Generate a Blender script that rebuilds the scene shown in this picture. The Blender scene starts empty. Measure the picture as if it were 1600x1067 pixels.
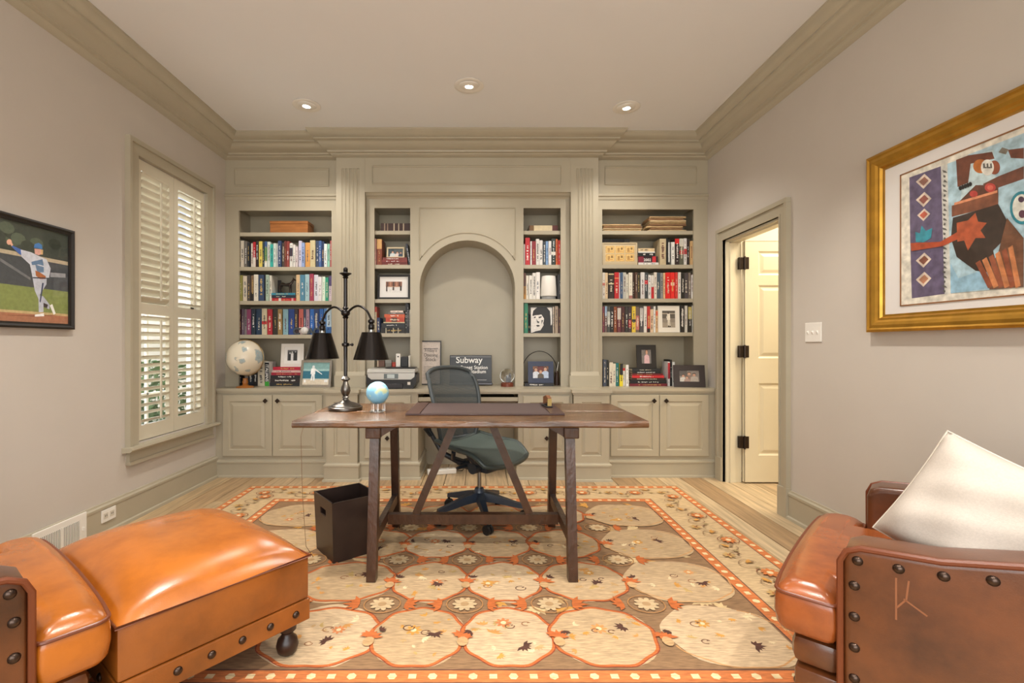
import bpy, bmesh, math, random
from mathutils import Vector, Matrix
random.seed(7)
SC = bpy.context.scene
COL = SC.collection

# ------------------------------------------------------------------ camera, world, exposure, lights
F, CX, CY, HC = 755.0, 749.0, 538.0, 1.165      # focal length in px, vanishing point in px, eye height
cam = bpy.data.cameras.new('camera')
cam.sensor_width = 36.0
cam.lens = F / 1600.0 * 36.0
cam.shift_x = (800.0 - CX) / 1600.0
cam.shift_y = (CY - 533.5) / 1600.0
cam.clip_start = 0.02
camo = bpy.data.objects.new('camera', cam)
camo.location = (0, 0, HC)
camo.rotation_euler = (math.pi / 2, 0, 0)
COL.objects.link(camo)
SC.camera = camo

world = bpy.data.worlds.new('sky')
SC.world = world
world.use_nodes = True
wn = world.node_tree
wn.nodes.clear()
wo = wn.nodes.new('ShaderNodeOutputWorld')
wb = wn.nodes.new('ShaderNodeBackground')
sky = wn.nodes.new('ShaderNodeTexSky')
sky.sky_type = 'HOSEK_WILKIE'
sky.turbidity = 9.0
sky.ground_albedo = 0.4
sky.sun_direction = Vector((-0.25, -0.5, 0.8)).normalized()
wb.inputs['Strength'].default_value = 4.0
wn.links.new(sky.outputs[0], wb.inputs[0])
wn.links.new(wb.outputs[0], wo.inputs[0])

SC.view_settings.view_transform = 'Standard'
SC.view_settings.look = 'None'
SC.view_settings.gamma = 1.0
SC.view_settings.use_curve_mapping = False
SC.view_settings.exposure = 0.62

def area_light(name, loc, rot, sx, sy, energy, color=(1, 1, 1)):
    l = bpy.data.lights.new(name, 'AREA')
    l.shape = 'RECTANGLE'; l.size = sx; l.size_y = sy
    l.energy = energy; l.color = color
    o = bpy.data.objects.new(name, l)
    o.location = loc; o.rotation_euler = rot
    COL.objects.link(o)
    return o
def spot_light(name, loc, target, energy, angle=100, blend=0.6, color=(1.0, 0.94, 0.86), radius=0.05, parent=None):
    l = bpy.data.lights.new(name, 'SPOT')
    l.energy = energy; l.color = color; l.spot_size = math.radians(angle); l.spot_blend = blend
    l.shadow_soft_size = radius
    o = bpy.data.objects.new(name, l)
    d = Vector(target) - Vector(loc)
    o.rotation_euler = d.to_track_quat('-Z', 'Y').to_euler()
    o.location = loc
    COL.objects.link(o)
    return o
# area lights: added front fill, daylight at the shuttered window, added hall light
area_light('added_front_fill', (-0.1, -1.48, 1.6), (math.pi / 2, 0, 0), 3.6, 2.2, 52, (0.97, 0.98, 1.0))  # fill light added at an assumed, unseen window behind the camera
area_light('daylight_side', (-2.75, 3.69, 1.6), (0, -math.pi / 2, 0), 1.9, 0.9, 14, (0.93, 0.97, 1.0))
area_light('added_hall_fill', (3.0, 3.3, 2.74), (0, 0, 0), 0.9, 1.2, 40, (1.0, 0.86, 0.64))  # added stand-in for the bright hall, without any fixture

# ------------------------------------------------------------------ helpers
def lin(c):
    return tuple(((v / 12.92) if v <= 0.04045 else ((v + 0.055) / 1.055) ** 2.4) for v in c)
def hexc(h):
    h = h.lstrip('#')
    return lin(tuple(int(h[i:i + 2], 16) / 255.0 for i in (0, 2, 4)))
MATS = {}
def mat(name, color, rough=0.5, metal=0.0, noise=0.0, nscale=8.0, bump=0.0, bscale=60.0, stretch=None, coat=0.0, emit=None, trans=0.0):
    if name in MATS: return MATS[name]
    m = bpy.data.materials.new(name); m.use_nodes = True
    nt = m.node_tree; b = nt.nodes['Principled BSDF']
    c = hexc(color) if isinstance(color, str) else color
    b.inputs['Base Color'].default_value = (*c, 1)
    b.inputs['Roughness'].default_value = rough
    b.inputs['Metallic'].default_value = metal
    if coat: b.inputs['Coat Weight'].default_value = coat; b.inputs['Coat Roughness'].default_value = 0.15
    if trans: b.inputs['Transmission Weight'].default_value = trans
    if emit: b.inputs['Emission Color'].default_value = (*emit[0], 1); b.inputs['Emission Strength'].default_value = emit[1]
    if noise or bump:
        tc = nt.nodes.new('ShaderNodeTexCoord')
        mp = nt.nodes.new('ShaderNodeMapping')
        if stretch: mp.inputs['Scale'].default_value = stretch
        nt.links.new(tc.outputs['Object'], mp.inputs[0])
    if noise:
        n = nt.nodes.new('ShaderNodeTexNoise'); n.inputs['Scale'].default_value = nscale; n.inputs['Detail'].default_value = 6
        nt.links.new(mp.outputs[0], n.inputs['Vector'])
        r = nt.nodes.new('ShaderNodeValToRGB')
        r.color_ramp.elements[0].position = 0.3; r.color_ramp.elements[1].position = 0.7
        r.color_ramp.elements[0].color = (*[max(0, v * (1 - noise)) for v in c], 1)
        r.color_ramp.elements[1].color = (*[min(1, v * (1 + noise)) for v in c], 1)
        nt.links.new(n.outputs['Fac'], r.inputs[0]); nt.links.new(r.outputs[0], b.inputs['Base Color'])
    if bump:
        n2 = nt.nodes.new('ShaderNodeTexNoise'); n2.inputs['Scale'].default_value = bscale; n2.inputs['Detail'].default_value = 4
        nt.links.new(mp.outputs[0], n2.inputs['Vector'])
        bp = nt.nodes.new('ShaderNodeBump'); bp.inputs['Strength'].default_value = bump; bp.inputs['Distance'].default_value = 0.01
        nt.links.new(n2.outputs['Fac'], bp.inputs['Height']); nt.links.new(bp.outputs[0], b.inputs['Normal'])
    MATS[name] = m
    return m
def attr_mat(name, rough=0.6, noise=0.12, nscale=40.0, stretch=(1, 1, 1), coat=0.0, bump=0.0):
    """colour comes from the face colour attribute (flat print), broken up by noise"""
    if name in MATS: return MATS[name]
    m = bpy.data.materials.new(name); m.use_nodes = True
    nt = m.node_tree; b = nt.nodes['Principled BSDF']; b.inputs['Roughness'].default_value = rough
    if coat: b.inputs['Coat Weight'].default_value = coat; b.inputs['Coat Roughness'].default_value = 0.05
    a = nt.nodes.new('ShaderNodeAttribute'); a.attribute_name = 'Col'
    tc = nt.nodes.new('ShaderNodeTexCoord'); mp = nt.nodes.new('ShaderNodeMapping'); mp.inputs['Scale'].default_value = stretch
    n = nt.nodes.new('ShaderNodeTexNoise'); n.inputs['Scale'].default_value = nscale; n.inputs['Detail'].default_value = 5
    nt.links.new(tc.outputs['Object'], mp.inputs[0]); nt.links.new(mp.outputs[0], n.inputs['Vector'])
    mr = nt.nodes.new('ShaderNodeMapRange'); mr.inputs['From Min'].default_value = 0.3; mr.inputs['From Max'].default_value = 0.7
    mr.inputs['To Min'].default_value = 1 - noise; mr.inputs['To Max'].default_value = 1 + noise
    nt.links.new(n.outputs['Fac'], mr.inputs[0])
    mx = nt.nodes.new('ShaderNodeVectorMath'); mx.operation = 'MULTIPLY'
    nt.links.new(a.outputs['Color'], mx.inputs[0]); nt.links.new(mr.outputs[0], mx.inputs[1])
    nt.links.new(mx.outputs[0], b.inputs['Base Color'])
    if bump:
        bp = nt.nodes.new('ShaderNodeBump'); bp.inputs['Strength'].default_value = bump; bp.inputs['Distance'].default_value = 0.004
        nt.links.new(n.outputs['Fac'], bp.inputs['Height']); nt.links.new(bp.outputs[0], b.inputs['Normal'])
    MATS[name] = m
    return m

def P(px, py, Y):                     # photograph pixel at depth Y -> world point
    return Vector(((px - CX) * Y / F, Y, HC - (py - CY) * Y / F))
def PXX(px, Y): return (px - CX) * Y / F
def PZ(py, Y): return HC - (py - CY) * Y / F
def YL(px): return XL * F / (px - CX)     # depth of a pixel column on the left wall
def YR(px): return XR * F / (px - CX)
XL, XR, H = -2.32, 2.085, 3.03

def add_box(bm, x0, x1, y0, y1, z0, z1, bevel=0.0):
    v = [bm.verts.new(p) for p in ((x0, y0, z0), (x1, y0, z0), (x1, y1, z0), (x0, y1, z0), (x0, y0, z1), (x1, y0, z1), (x1, y1, z1), (x0, y1, z1))]
    fs = [bm.faces.new([v[i] for i in f]) for f in ((0, 3, 2, 1), (4, 5, 6, 7), (0, 1, 5, 4), (1, 2, 6, 5), (2, 3, 7, 6), (3, 0, 4, 7))]
    if bevel:
        es = set(e for f in fs for e in f.edges)
        bmesh.ops.bevel(bm, geom=list(es), offset=bevel, segments=2, affect='EDGES', profile=0.5)
    return v
def box_bm(*a, bevel=0.0):
    bm = bmesh.new(); add_box(bm, *a, bevel=bevel); return bm
def add_prism(bm, pts, axis, a0, a1):
    """pts 2D polygon; axis 'x','y','z' extrusion axis. x:(y,z) y:(x,z) z:(x,y)"""
    def mk(p, a):
        if axis == 'x': return (a, p[0], p[1])
        if axis == 'y': return (p[0], a, p[1])
        return (p[0], p[1], a)
    va = [bm.verts.new(mk(p, a0)) for p in pts]; vb = [bm.verts.new(mk(p, a1)) for p in pts]
    n = len(pts)
    fa = bm.faces.new(va); fb = bm.faces.new(vb[::-1])
    for i in range(n):
        bm.faces.new((va[i], vb[i], vb[(i + 1) % n], va[(i + 1) % n]))
    bmesh.ops.recalc_face_normals(bm, faces=bm.faces)
def add_lathe(bm, prof, c=(0, 0, 0), seg=24, mtx=None):
    rings = []
    for r, z in prof:
        ring = []
        for i in range(seg):
            a = 2 * math.pi * i / seg
            p = Vector((r * math.cos(a), r * math.sin(a), z))
            if mtx: p = mtx @ p
            ring.append(bm.verts.new(p + Vector(c)))
        rings.append(ring)
    for k in range(len(rings) - 1):
        for i in range(seg):
            j = (i + 1) % seg
            bm.faces.new((rings[k][i], rings[k][j], rings[k + 1][j], rings[k + 1][i]))
    bm.faces.new(rings[0][::-1]); bm.faces.new(rings[-1])
def add_tube(bm, pts, rad, seg=8, closed=False):
    pts = [Vector(p) for p in pts]
    n = len(pts); rings = []
    rads = rad if isinstance(rad, (list, tuple)) else [rad] * n
    up = Vector((0, 0, 1)); prev = None
    for i, p in enumerate(pts):
        t = (pts[min(i + 1, n - 1)] - pts[max(i - 1, 0)]) if not closed else (pts[(i + 1) % n] - pts[i - 1])
        if t.length < 1e-9: t = Vector((0, 0, 1))
        t.normalize()
        if prev is None:
            a = t.cross(up)
            if a.length < 1e-3: a = t.cross(Vector((1, 0, 0)))
        else:
            a = prev - t * prev.dot(t)
            if a.length < 1e-6: a = t.cross(up)
        a.normalize(); prev = a; b = t.cross(a)
        rings.append([bm.verts.new(p + (a * math.cos(2 * math.pi * k / seg) + b * math.sin(2 * math.pi * k / seg)) * rads[i]) for k in range(seg)])
    m = n if closed else n - 1
    for i in range(m):
        r0, r1 = rings[i], rings[(i + 1) % n]
        for k in range(seg):
            l = (k + 1) % seg
            bm.faces.new((r0[k], r0[l], r1[l], r1[k]))
    if not closed:
        bm.faces.new(rings[0][::-1]); bm.faces.new(rings[-1])
def add_bar(bm, a, b, w, d, up=(0, 1, 0)):
    """rectangular bar from a to b, w across, d along 'up' hint"""
    a, b = Vector(a), Vector(b); t = (b - a).normalized()
    u = Vector(up); u = (u - t * u.dot(t)).normalized(); s = t.cross(u)
    vs = []
    for p in (a, b):
        for i, j in ((-1, -1), (1, -1), (1, 1), (-1, 1)):
            vs.append(bm.verts.new(p + s * (i * w / 2) + u * (j * d / 2)))
    for f in ((0, 3, 2, 1), (4, 5, 6, 7), (0, 1, 5, 4), (1, 2, 6, 5), (2, 3, 7, 6), (3, 0, 4, 7)):
        bm.faces.new([vs[i] for i in f])
    bmesh.ops.recalc_face_normals(bm, faces=bm.faces)
def add_sphere(bm, c, r, seg=20, sc=(1, 1, 1)):
    m = Matrix.Translation(Vector(c)) @ Matrix.Diagonal((*sc, 1))
    bmesh.ops.create_uvsphere(bm, u_segments=seg, v_segments=max(6, seg // 2), radius=r, matrix=m)
def sweep(bm, path, prof):
    """mitred sweep. path: 2D points (x,y), room interior on the right of travel; prof: (offset, z)"""
    n = len(path); P2 = [Vector(p) for p in path]; nor = []
    for i in range(n - 1):
        d = (P2[i + 1] - P2[i]).normalized(); nor.append(Vector((d.y, -d.x)))
    cols = []
    for i in range(n):
        if i == 0: o = nor[0]
        elif i == n - 1: o = nor[-1]
        else:
            o = (nor[i - 1] + nor[i]); o = o / max(0.2, o.dot(nor[i]))
        cols.append([bm.verts.new((P2[i].x + o.x * q, P2[i].y + o.y * q, z)) for q, z in prof])
    for i in range(n - 1):
        for k in range(len(prof) - 1):
            bm.faces.new((cols[i][k], cols[i + 1][k], cols[i + 1][k + 1], cols[i][k + 1]))
    bmesh.ops.recalc_face_normals(bm, faces=bm.faces)
def obj(name, bm, m, parent=None, smooth=False, loc=None, rot=None):
    me = bpy.data.meshes.new(name)
    if smooth:
        for f in bm.faces: f.smooth = True
    bm.to_mesh(me); bm.free()
    if m: me.materials.append(m)
    o = bpy.data.objects.new(name, me); COL.objects.link(o)
    if smooth:
        try: me.set_sharp_from_angle(angle=math.radians(40))
        except Exception: pass
    if parent: o.parent = parent
    if loc: o.location = loc
    if rot: o.rotation_euler = rot
    return o
def tag(o, label, cat, group=None):
    o['label'] = label; o['category'] = cat
    if group: o['group'] = group
    return o
def thing(name, label, cat, loc=(0, 0, 0), rot=(0, 0, 0), group=None):
    o = bpy.data.objects.new(name, None); COL.objects.link(o)
    o.location = loc; o.rotation_euler = rot; o.empty_display_size = 0.05
    return tag(o, label, cat, group)
def struct(name, bm, m, label=None, parent=None, smooth=False):
    o = obj(name, bm, m, parent, smooth)
    if not parent:
        o['kind'] = 'structure'
        if label: o['label'] = label
    return o
def flat(name, polys, parent, origin=(0, 0, 0), ux=(1, 0, 0), uz=(0, 0, 1), m=None, step=0.0003):
    """flat print: list of (2D points, hex colour), each a little in front of the one before"""
    ux, uz = Vector(ux), Vector(uz); nrm = ux.cross(uz)   # faces towards nrm
    bm = bmesh.new(); lay = bm.faces.layers.int.new('ci'); cols = []
    for k, (pts, c) in enumerate(polys):
        base = Vector(origin) + nrm * (step * k)
        vs = [bm.verts.new(base + ux * p[0] + uz * p[1]) for p in pts]
        f = bm.faces.new(vs); f[lay] = len(cols); cols.append(hexc(c) if isinstance(c, str) else c)
    for f in bm.faces:
        f.normal_update()
        if f.normal.dot(nrm) < 0: f.normal_flip()
    bmesh.ops.triangulate(bm, faces=[f for f in bm.faces if len(f.verts) > 4])
    idx = [f[lay] for f in bm.faces]
    me = bpy.data.meshes.new(name); bm.to_mesh(me); bm.free()
    a = me.color_attributes.new('Col', 'FLOAT_COLOR', 'CORNER')
    for p in me.polygons:
        for li in p.loop_indices: a.data[li].color = (*cols[idx[p.index]], 1)
    me.materials.append(m or attr_mat('print', 0.45, 0.12, 60))
    o = bpy.data.objects.new(name, me); COL.objects.link(o)
    if parent: o.parent = parent
    return o
def ell(cx, cy, rx, ry, n=20, rot=0.0, a0=0, a1=360):
    out = []
    full = abs(a1 - a0) >= 360
    for i in range(n):
        a = math.radians(a0 + (a1 - a0) * i / (n if full else n - 1))
        x, y = rx * math.cos(a), ry * math.sin(a)
        out.append((cx + x * math.cos(rot) - y * math.sin(rot), cy + x * math.sin(rot) + y * math.cos(rot)))
    return out
def rect(x0, x1, y0, y1): return [(x0, y0), (x1, y0), (x1, y1), (x0, y1)]
def text_mesh(name, s, size, m, parent, loc, rot=(math.pi / 2, 0, 0), bold=0.0, align='LEFT', depth=0.0003, sx=1.0):
    cu = bpy.data.curves.new(name, 'FONT'); cu.body = s; cu.size = size; cu.align_x = align
    cu.offset = bold; cu.extrude = depth; cu.resolution_u = 3
    t = bpy.data.objects.new('tmp', cu); COL.objects.link(t)
    dg = bpy.context.evaluated_depsgraph_get()
    me = bpy.data.meshes.new_from_object(t.evaluated_get(dg))
    bpy.data.objects.remove(t); bpy.data.curves.remove(cu)
    me.name = name; me.materials.clear(); me.materials.append(m)
    o = bpy.data.objects.new(name, me); COL.objects.link(o)
    o.parent = parent; o.location = loc; o.rotation_euler = rot; o.scale = (sx, 1, 1)
    return o

# ------------------------------------------------------------------ materials
M_wall = mat('wall_paint', '#c2bab0', 0.75, noise=0.02, nscale=3, bump=0.03, bscale=200)
M_ceil = mat('ceiling_paint', '#e4e4e4', 0.85, noise=0.01, nscale=2)
M_trim = mat('trim_paint', '#ada48f', 0.38, noise=0.03, nscale=5)
M_hall = mat('hall_paint', '#ddd5c4', 0.8, noise=0.02, nscale=3)
M_door = mat('door_paint', '#d9d0b6', 0.35, noise=0.02, nscale=4)
M_shut = mat('shutter_paint', '#cfc7b2', 0.4, noise=0.02, nscale=5)
M_white = mat('white_plastic', '#e6e2da', 0.4)
M_dark = mat('dark_bronze', '#3a302a', 0.35, metal=0.8, noise=0.15, nscale=20)
M_black = mat('black_plastic', '#141416', 0.4)
M_steel = mat('brushed_steel', '#9a9a98', 0.3, metal=1.0)
M_glass = mat('clear_glass', '#ffffff', 0.02, trans=1.0)
M_pane = bpy.data.materials.new('thin_glass'); M_pane.use_nodes = True
_n = M_pane.node_tree; _n.nodes.clear(); _o = _n.nodes.new('ShaderNodeOutputMaterial'); _t = _n.nodes.new('ShaderNodeBsdfTransparent'); _g = _n.nodes.new('ShaderNodeBsdfGlossy'); _g.inputs['Roughness'].default_value = 0.02
_l = _n.nodes.new('ShaderNodeLayerWeight'); _p = _n.nodes.new('ShaderNodeMath'); _p.operation = 'POWER'; _p.inputs[1].default_value = 5.0; _n.links.new(_l.outputs['Facing'], _p.inputs[0]); _f = _n.nodes.new('ShaderNodeMath'); _f.operation = 'MULTIPLY_ADD'; _f.inputs[1].default_value = 0.4; _f.inputs[2].default_value = 0.02; _n.links.new(_p.outputs[0], _f.inputs[0]); _m = _n.nodes.new('ShaderNodeMixShader')
_n.links.new(_f.outputs[0], _m.inputs[0]); _n.links.new(_t.outputs[0], _m.inputs[1]); _n.links.new(_g.outputs[0], _m.inputs[2]); _n.links.new(_m.outputs[0], _o.inputs[0])
M_page = mat('page_paper', '#d8ccb4', 0.8, noise=0.08, nscale=120)
M_plank = []
for k, c in enumerate(('#b39a78', '#a98c68', '#bda684', '#9f8260', '#b59b76')):
    M_plank.append(mat('pine_plank_%s' % 'abcde'[k], c, 0.42, noise=0.28, nscale=3.0, stretch=(14, 0.9, 1), bump=0.06, bscale=20))
M_walnut = mat('dark_worn_wood', '#3e2516', 0.32, noise=0.35, nscale=9, stretch=(2, 2, 1), bump=0.25, bscale=30, coat=0.15)
M_top = mat('worn_table_wood', '#5c3d22', 0.25, noise=0.5, nscale=4, stretch=(1.2, 9, 4), bump=0.5, bscale=18, coat=0.2)

# ------------------------------------------------------------------ room shell
fl = struct('floor', box_bm(XL - 0.15, 4.2, -1.6, 4.85, -0.06, -0.022), mat('subfloor', '#5a4530', 0.8), 'wide pine plank floor')
x = XL - 0.02; k = 0
rnd = random.Random(3)
while x < 4.1:
    w = rnd.choice((0.175, 0.19, 0.2, 0.185)); cut = rnd.uniform(0.3, 3.6)
    for (a, b) in ((-1.55, cut - 0.0012), (cut + 0.0012, 4.8)):
        bm = box_bm(x + 0.0025, min(x + w - 0.0025, 4.15), a, b, -0.022, rnd.uniform(-0.0008, 0.0))
        struct('plank', bm, M_plank[rnd.randrange(5)], parent=fl)
    x += w; k += 1
struct('ceiling', box_bm(XL - 0.15, XR + 0.13, -1.6, 4.85, H, H + 0.1), M_ceil, 'flat white ceiling')
# left wall with the window hole
WY0, WY1, WZ0, WZ1 = 3.262, 4.085, 0.50, 2.44
bm = bmesh.new()
T = 0.15
add_box(bm, XL - T, XL, -1.6, WY0, 0, H); add_box(bm, XL - T, XL, WY1, 4.85, 0, H)
add_box(bm, XL - T, XL, WY0, WY1, 0, WZ0); add_box(bm, XL - T, XL, WY0, WY1, WZ1, H)
struct('wall_left', bm, M_wall, 'warm beige wall with the shuttered window')
DY0, DY1, DZ = 3.328, 4.10, 2.047
bm = bmesh.new()
add_box(bm, XR, XR + 0.13, -1.6, DY0, 0, H); add_box(bm, XR, XR + 0.13, DY1, 4.85, 0, H); add_box(bm, XR, XR + 0.13, DY0, DY1, DZ, H)
struct('wall_right', bm, M_wall, 'pale greige wall with the doorway')
struct('wall_back', box_bm(XL, XR, 4.77, 4.85, 0, H), M_wall, 'wall behind the built-in bookcases')
bm = bmesh.new()      # front wall behind the camera, with one assumed wide window opening to let light in
add_box(bm, XL - T, -1.95, -1.6, -1.5, 0, H); add_box(bm, 1.75, XR + 0.13, -1.6, -1.5, 0, H)
add_box(bm, -1.95, 1.75, -1.6, -1.5, 0, 0.45); add_box(bm, -1.95, 1.75, -1.6, -1.5, 2.75, H)
struct('wall_front', bm, M_wall, 'wall behind the viewer with an assumed wide window')
# hall beyond the door
struct('wall_hall_back', box_bm(XR + 0.13, 4.2, 4.42, 4.5, 0, 2.75), M_hall, 'pale hall wall behind the open door')
struct('wall_hall_side', box_bm(4.1, 4.2, 1.5, 4.42, 0, 2.75), M_hall, 'pale wall at the far side of the hall')
struct('wall_hall_front', box_bm(XR + 0.13, 4.2, 1.5, 1.6, 0, 2.75), M_hall, 'near end wall of the hall')
struct('ceiling_hall', box_bm(XR + 0.13, 4.2, 1.5, 4.5, 2.75, 2.82), M_ceil, 'hall ceiling')

# crown moulding all round, stepping forward over the centre of the bookcase
YS, YC = 4.41, 4.35                     # bookcase faces: sides, centre and pilasters
PLX0, PLX1, PRX0, PRX1 = -1.29, -1.031, 0.824, 1.072
crown = [(0.0, H), (0.2, H), (0.2, H - 0.012), (0.188, H - 0.022), (0.172, H - 0.05), (0.15, H - 0.062), (0.15, H - 0.074), (0.132, H - 0.078),
         (0.118, H - 0.092), (0.09, H - 0.128), (0.06, H - 0.14), (0.055, H - 0.152), (0.038, H - 0.158), (0.03, H - 0.172), (0.0, H - 0.185)]
bm = bmesh.new()
sweep(bm, [(XL, -1.5), (XL, YS), (PLX0 - 0.005, YS), (PLX0 - 0.005, YC), (PRX1 + 0.005, YC), (PRX1 + 0.005, YS), (XR, YS), (XR, -1.5)], crown)
struct('trim_1', bm, M_trim, 'stepped crown moulding under the ceiling', smooth=True)
base = [(0, 0.19), (0.012, 0.19), (0.014, 0.18), (0.024, 0.172), (0.024, 0.158), (0.02, 0.155), (0.02, 0.022), (0.034, 0.018), (0.036, 0.0), (0, 0)]
bm = bmesh.new(); sweep(bm, [(XL, -1.5), (XL, 4.25)], base); struct('baseboard_left', bm, M_trim, 'tall painted baseboard under the window')
bm = bmesh.new(); sweep(bm, [(XR, 3.232), (XR, -1.5)], base); struct('baseboard_right', bm, M_trim, 'tall painted baseboard right of the door')

# ------------------------------------------------------------------ window with plantation shutters
win = bpy.data.objects.new('window_1', None); COL.objects.link(win); win['kind'] = 'structure'; win['label'] = 'tall window with painted plantation shutters'
def part(name, bm, m, parent, smooth=False): return obj(name, bm, m, parent, smooth)
bm = bmesh.new()     # casing
CO0, CO1, CT = 3.162, 4.185, 2.535
for (y0, y1, z0, z1) in ((CO0 + 0.012, WY0, 0.492, CT - 0.012), (WY1, CO1 - 0.012, 0.492, CT - 0.012), (WY0, WY1, WZ1, CT - 0.012)):
    add_box(bm, XL, XL + 0.022, y0, y1, z0, z1)
for (y0, y1, z0, z1) in ((CO0, CO0 + 0.025, 0.49, CT - 0.025), (CO1 - 0.025, CO1, 0.49, CT - 0.025), (CO0, CO1, CT - 0.025, CT + 0.004)):
    add_box(bm, XL, XL + 0.036, y0, y1, z0, z1)
part('window_frame', bm, M_trim, win)
bm = bmesh.new(); add_prism(bm, [(XL, 0.49), (XL + 0.065, 0.49), (XL + 0.07, 0.475), (XL + 0.06, 0.462), (XL, 0.455)], 'y', CO0 - 0.03, CO1 + 0.02)
part('window_sill', bm, M_trim, win)
bm = box_bm(XL, XL + 0.024, CO0 + 0.01, CO1 - 0.02, 0.375, 0.455); add_box(bm, XL, XL + 0.034, CO0 + 0.006, CO1 - 0.016, 0.37, 0.392)
part('apron', bm, M_trim, win)
# sash and glass
bm = bmesh.new()
xs0, xs1 = XL - 0.13, XL - 0.095
for (y0, y1, z0, z1) in ((WY0, WY0 + 0.045, WZ0, WZ1), (WY1 - 0.045, WY1, WZ0, WZ1), (WY0, WY1, WZ0, WZ0 + 0.06), (WY0, WY1, WZ1 - 0.045, WZ1), (WY0, WY1, 1.44, 1.49)):
    add_box(bm, xs0, xs1, y0, y1, z0, z1)
for yy in (3.53, 3.81): add_box(bm, xs0 + 0.008, xs1 - 0.008, yy - 0.009, yy + 0.009, WZ0, WZ1)
for zz in (0.8, 1.12, 1.78, 2.1): add_box(bm, xs0 + 0.008, xs1 - 0.008, WY0, WY1, zz - 0.009, zz + 0.009)
part('sash', bm, M_white, win)
part('pane', box_bm(XL - 0.115, XL - 0.111, WY0 + 0.03, WY1 - 0.03, WZ0 + 0.03, WZ1 - 0.03), M_pane, win)
# shutter panels: two leaves, each with an upper and a lower bank of slats
slat_bm = bmesh.new()
add_prism(slat_bm, [(-0.031, 0), (-0.022, 0.0045), (0.0, 0.0055), (0.022, 0.0045), (0.031, 0), (0.022, -0.0045), (0, -0.0055), (-0.022, -0.0045)], 'y', -0.5, 0.5)
slat_me = bpy.data.meshes.new('slat'); slat_bm.to_mesh(slat_me); slat_bm.free(); slat_me.materials.append(M_shut)
mid = (WY0 + WY1) / 2; SX = XL - 0.018
for li, (y0, y1) in enumerate(((WY0 + 0.006, mid - 0.002), (mid + 0.002, WY1 - 0.006))):
    z0, z1 = WZ0 + 0.006, WZ1 - 0.006; st = 0.052
    bm = bmesh.new()
    for b in ((y0, y0 + st, z0, z1), (y1 - st, y1, z0, z1), (y0 + st, y1 - st, z0, z0 + 0.1), (y0 + st, y1 - st, z1 - 0.075, z1), (y0 + st, y1 - st, 1.375, 1.45)):
        add_box(bm, SX - 0.014, SX + 0.014, *b)
    leaf = part('shutter_leaf', bm, M_shut, win)
    for bank, (a, b, ang) in enumerate(((z0 + 0.1, 1.375, -28), (1.45, z1 - 0.075, (-48 if li == 0 else -14)))):
        n = int(round((b - a) / 0.0545)); stp = (b - a) / n
        for i in range(n):
            s = bpy.data.objects.new('slat', slat_me); COL.objects.link(s); s.parent = leaf
            s.location = (SX, (y0 + y1) / 2, a + stp * (i + 0.5)); s.scale = (1, y1 - y0 - 2 * st - 0.004, 1)
            s.rotation_euler = (0, math.radians(ang), 0)
        yb = (y0 + y1) / 2 + 0.03
        part('tilt_rod', box_bm(SX + 0.028, SX + 0.038, yb - 0.006, yb + 0.006, a + 0.03, b - 0.03), M_shut, leaf)
    for zz in (0.68, 1.41, 2.2):
        yh = y0 - 0.004 if li == 0 else y1 + 0.004
        part('hinge', box_bm(SX + 0.01, SX + 0.026, yh - 0.008, yh + 0.008, zz - 0.035, zz + 0.035), M_dark if li == 0 else M_trim, leaf)
# greenery seen between the slats
bm = bmesh.new(); rg = random.Random(5)
for i in range(2600):
    c = Vector((rg.uniform(-4.3, -3.6), rg.uniform(2.6, 6.5), rg.uniform(0, 1) ** 1.3 * 0.95))
    d = Vector((rg.uniform(-1, 1), rg.uniform(-1, 1), rg.uniform(-0.4, 1))).normalized() * 0.07
    s = d.cross(Vector((rg.uniform(-1, 1), 0.3, 0.5))).normalized() * 0.03
    bm.faces.new([bm.verts.new(p) for p in (c - d, c + s, c + d, c - s)])
tag(obj('hedge', bm, mat('hedge_leaf', '#6f8a58', 0.6, noise=0.4, nscale=3)), 'green garden hedge outside the shuttered window', 'hedge')
bm = box_bm(-6, XL - 0.16, 1.0, 8, -0.3, -0.05)
struct('ground_outside', bm, mat('garden_ground', '#8a8a70', 0.9, noise=0.3), 'garden ground outside the window')

# ------------------------------------------------------------------ doorway, door
bm = bmesh.new()
for (y0, y1, z1) in ((3.244, DY0, 2.135), (DY1, 4.188, 2.135)):
    add_box(bm, XR - 0.02, XR, y0, y1, 0, z1)
add_box(bm, XR - 0.02, XR, DY0, DY1, DZ, 2.135)
for (y0, y1) in ((3.232, 3.26), (4.172, 4.20)): add_box(bm, XR - 0.034, XR, y0, y1, 0, 2.119)
add_box(bm, XR - 0.034, XR, 3.232, 4.20, 2.12, 2.15)
for (y0, y1) in ((DY0 - 0.012, DY0), (DY1, DY1 + 0.012)): add_box(bm, XR - 0.026, XR, y0, y1, 0, DZ + 0.012)
add_box(bm, XR - 0.026, XR, DY0, DY1, DZ, DZ + 0.012)
for (y0, y1) in ((3.228, DY0 - 0.002), (DY1 + 0.002, 4.204)): add_box(bm, XR - 0.036, XR, y0, y1, 0, 0.2)
struct('trim_2', bm, M_trim, 'moulded casing around the doorway')
bm = bmesh.new()
add_box(bm, XR, XR + 0.13, DY0, DY0 + 0.016, 0, DZ); add_box(bm, XR, XR + 0.13, DY1 - 0.016, DY1, 0, DZ); add_box(bm, XR, XR + 0.13, DY0, DY1, DZ - 0.016, DZ)
add_box(bm, XR + 0.03, XR + 0.075, DY1 - 0.028, DY1 - 0.016, 0, DZ); add_box(bm, XR + 0.03, XR + 0.075, DY0 + 0.016, DY0 + 0.028, 0, DZ); add_box(bm, XR + 0.03, XR + 0.075, DY0, DY1, DZ - 0.028, DZ - 0.016)
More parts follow.
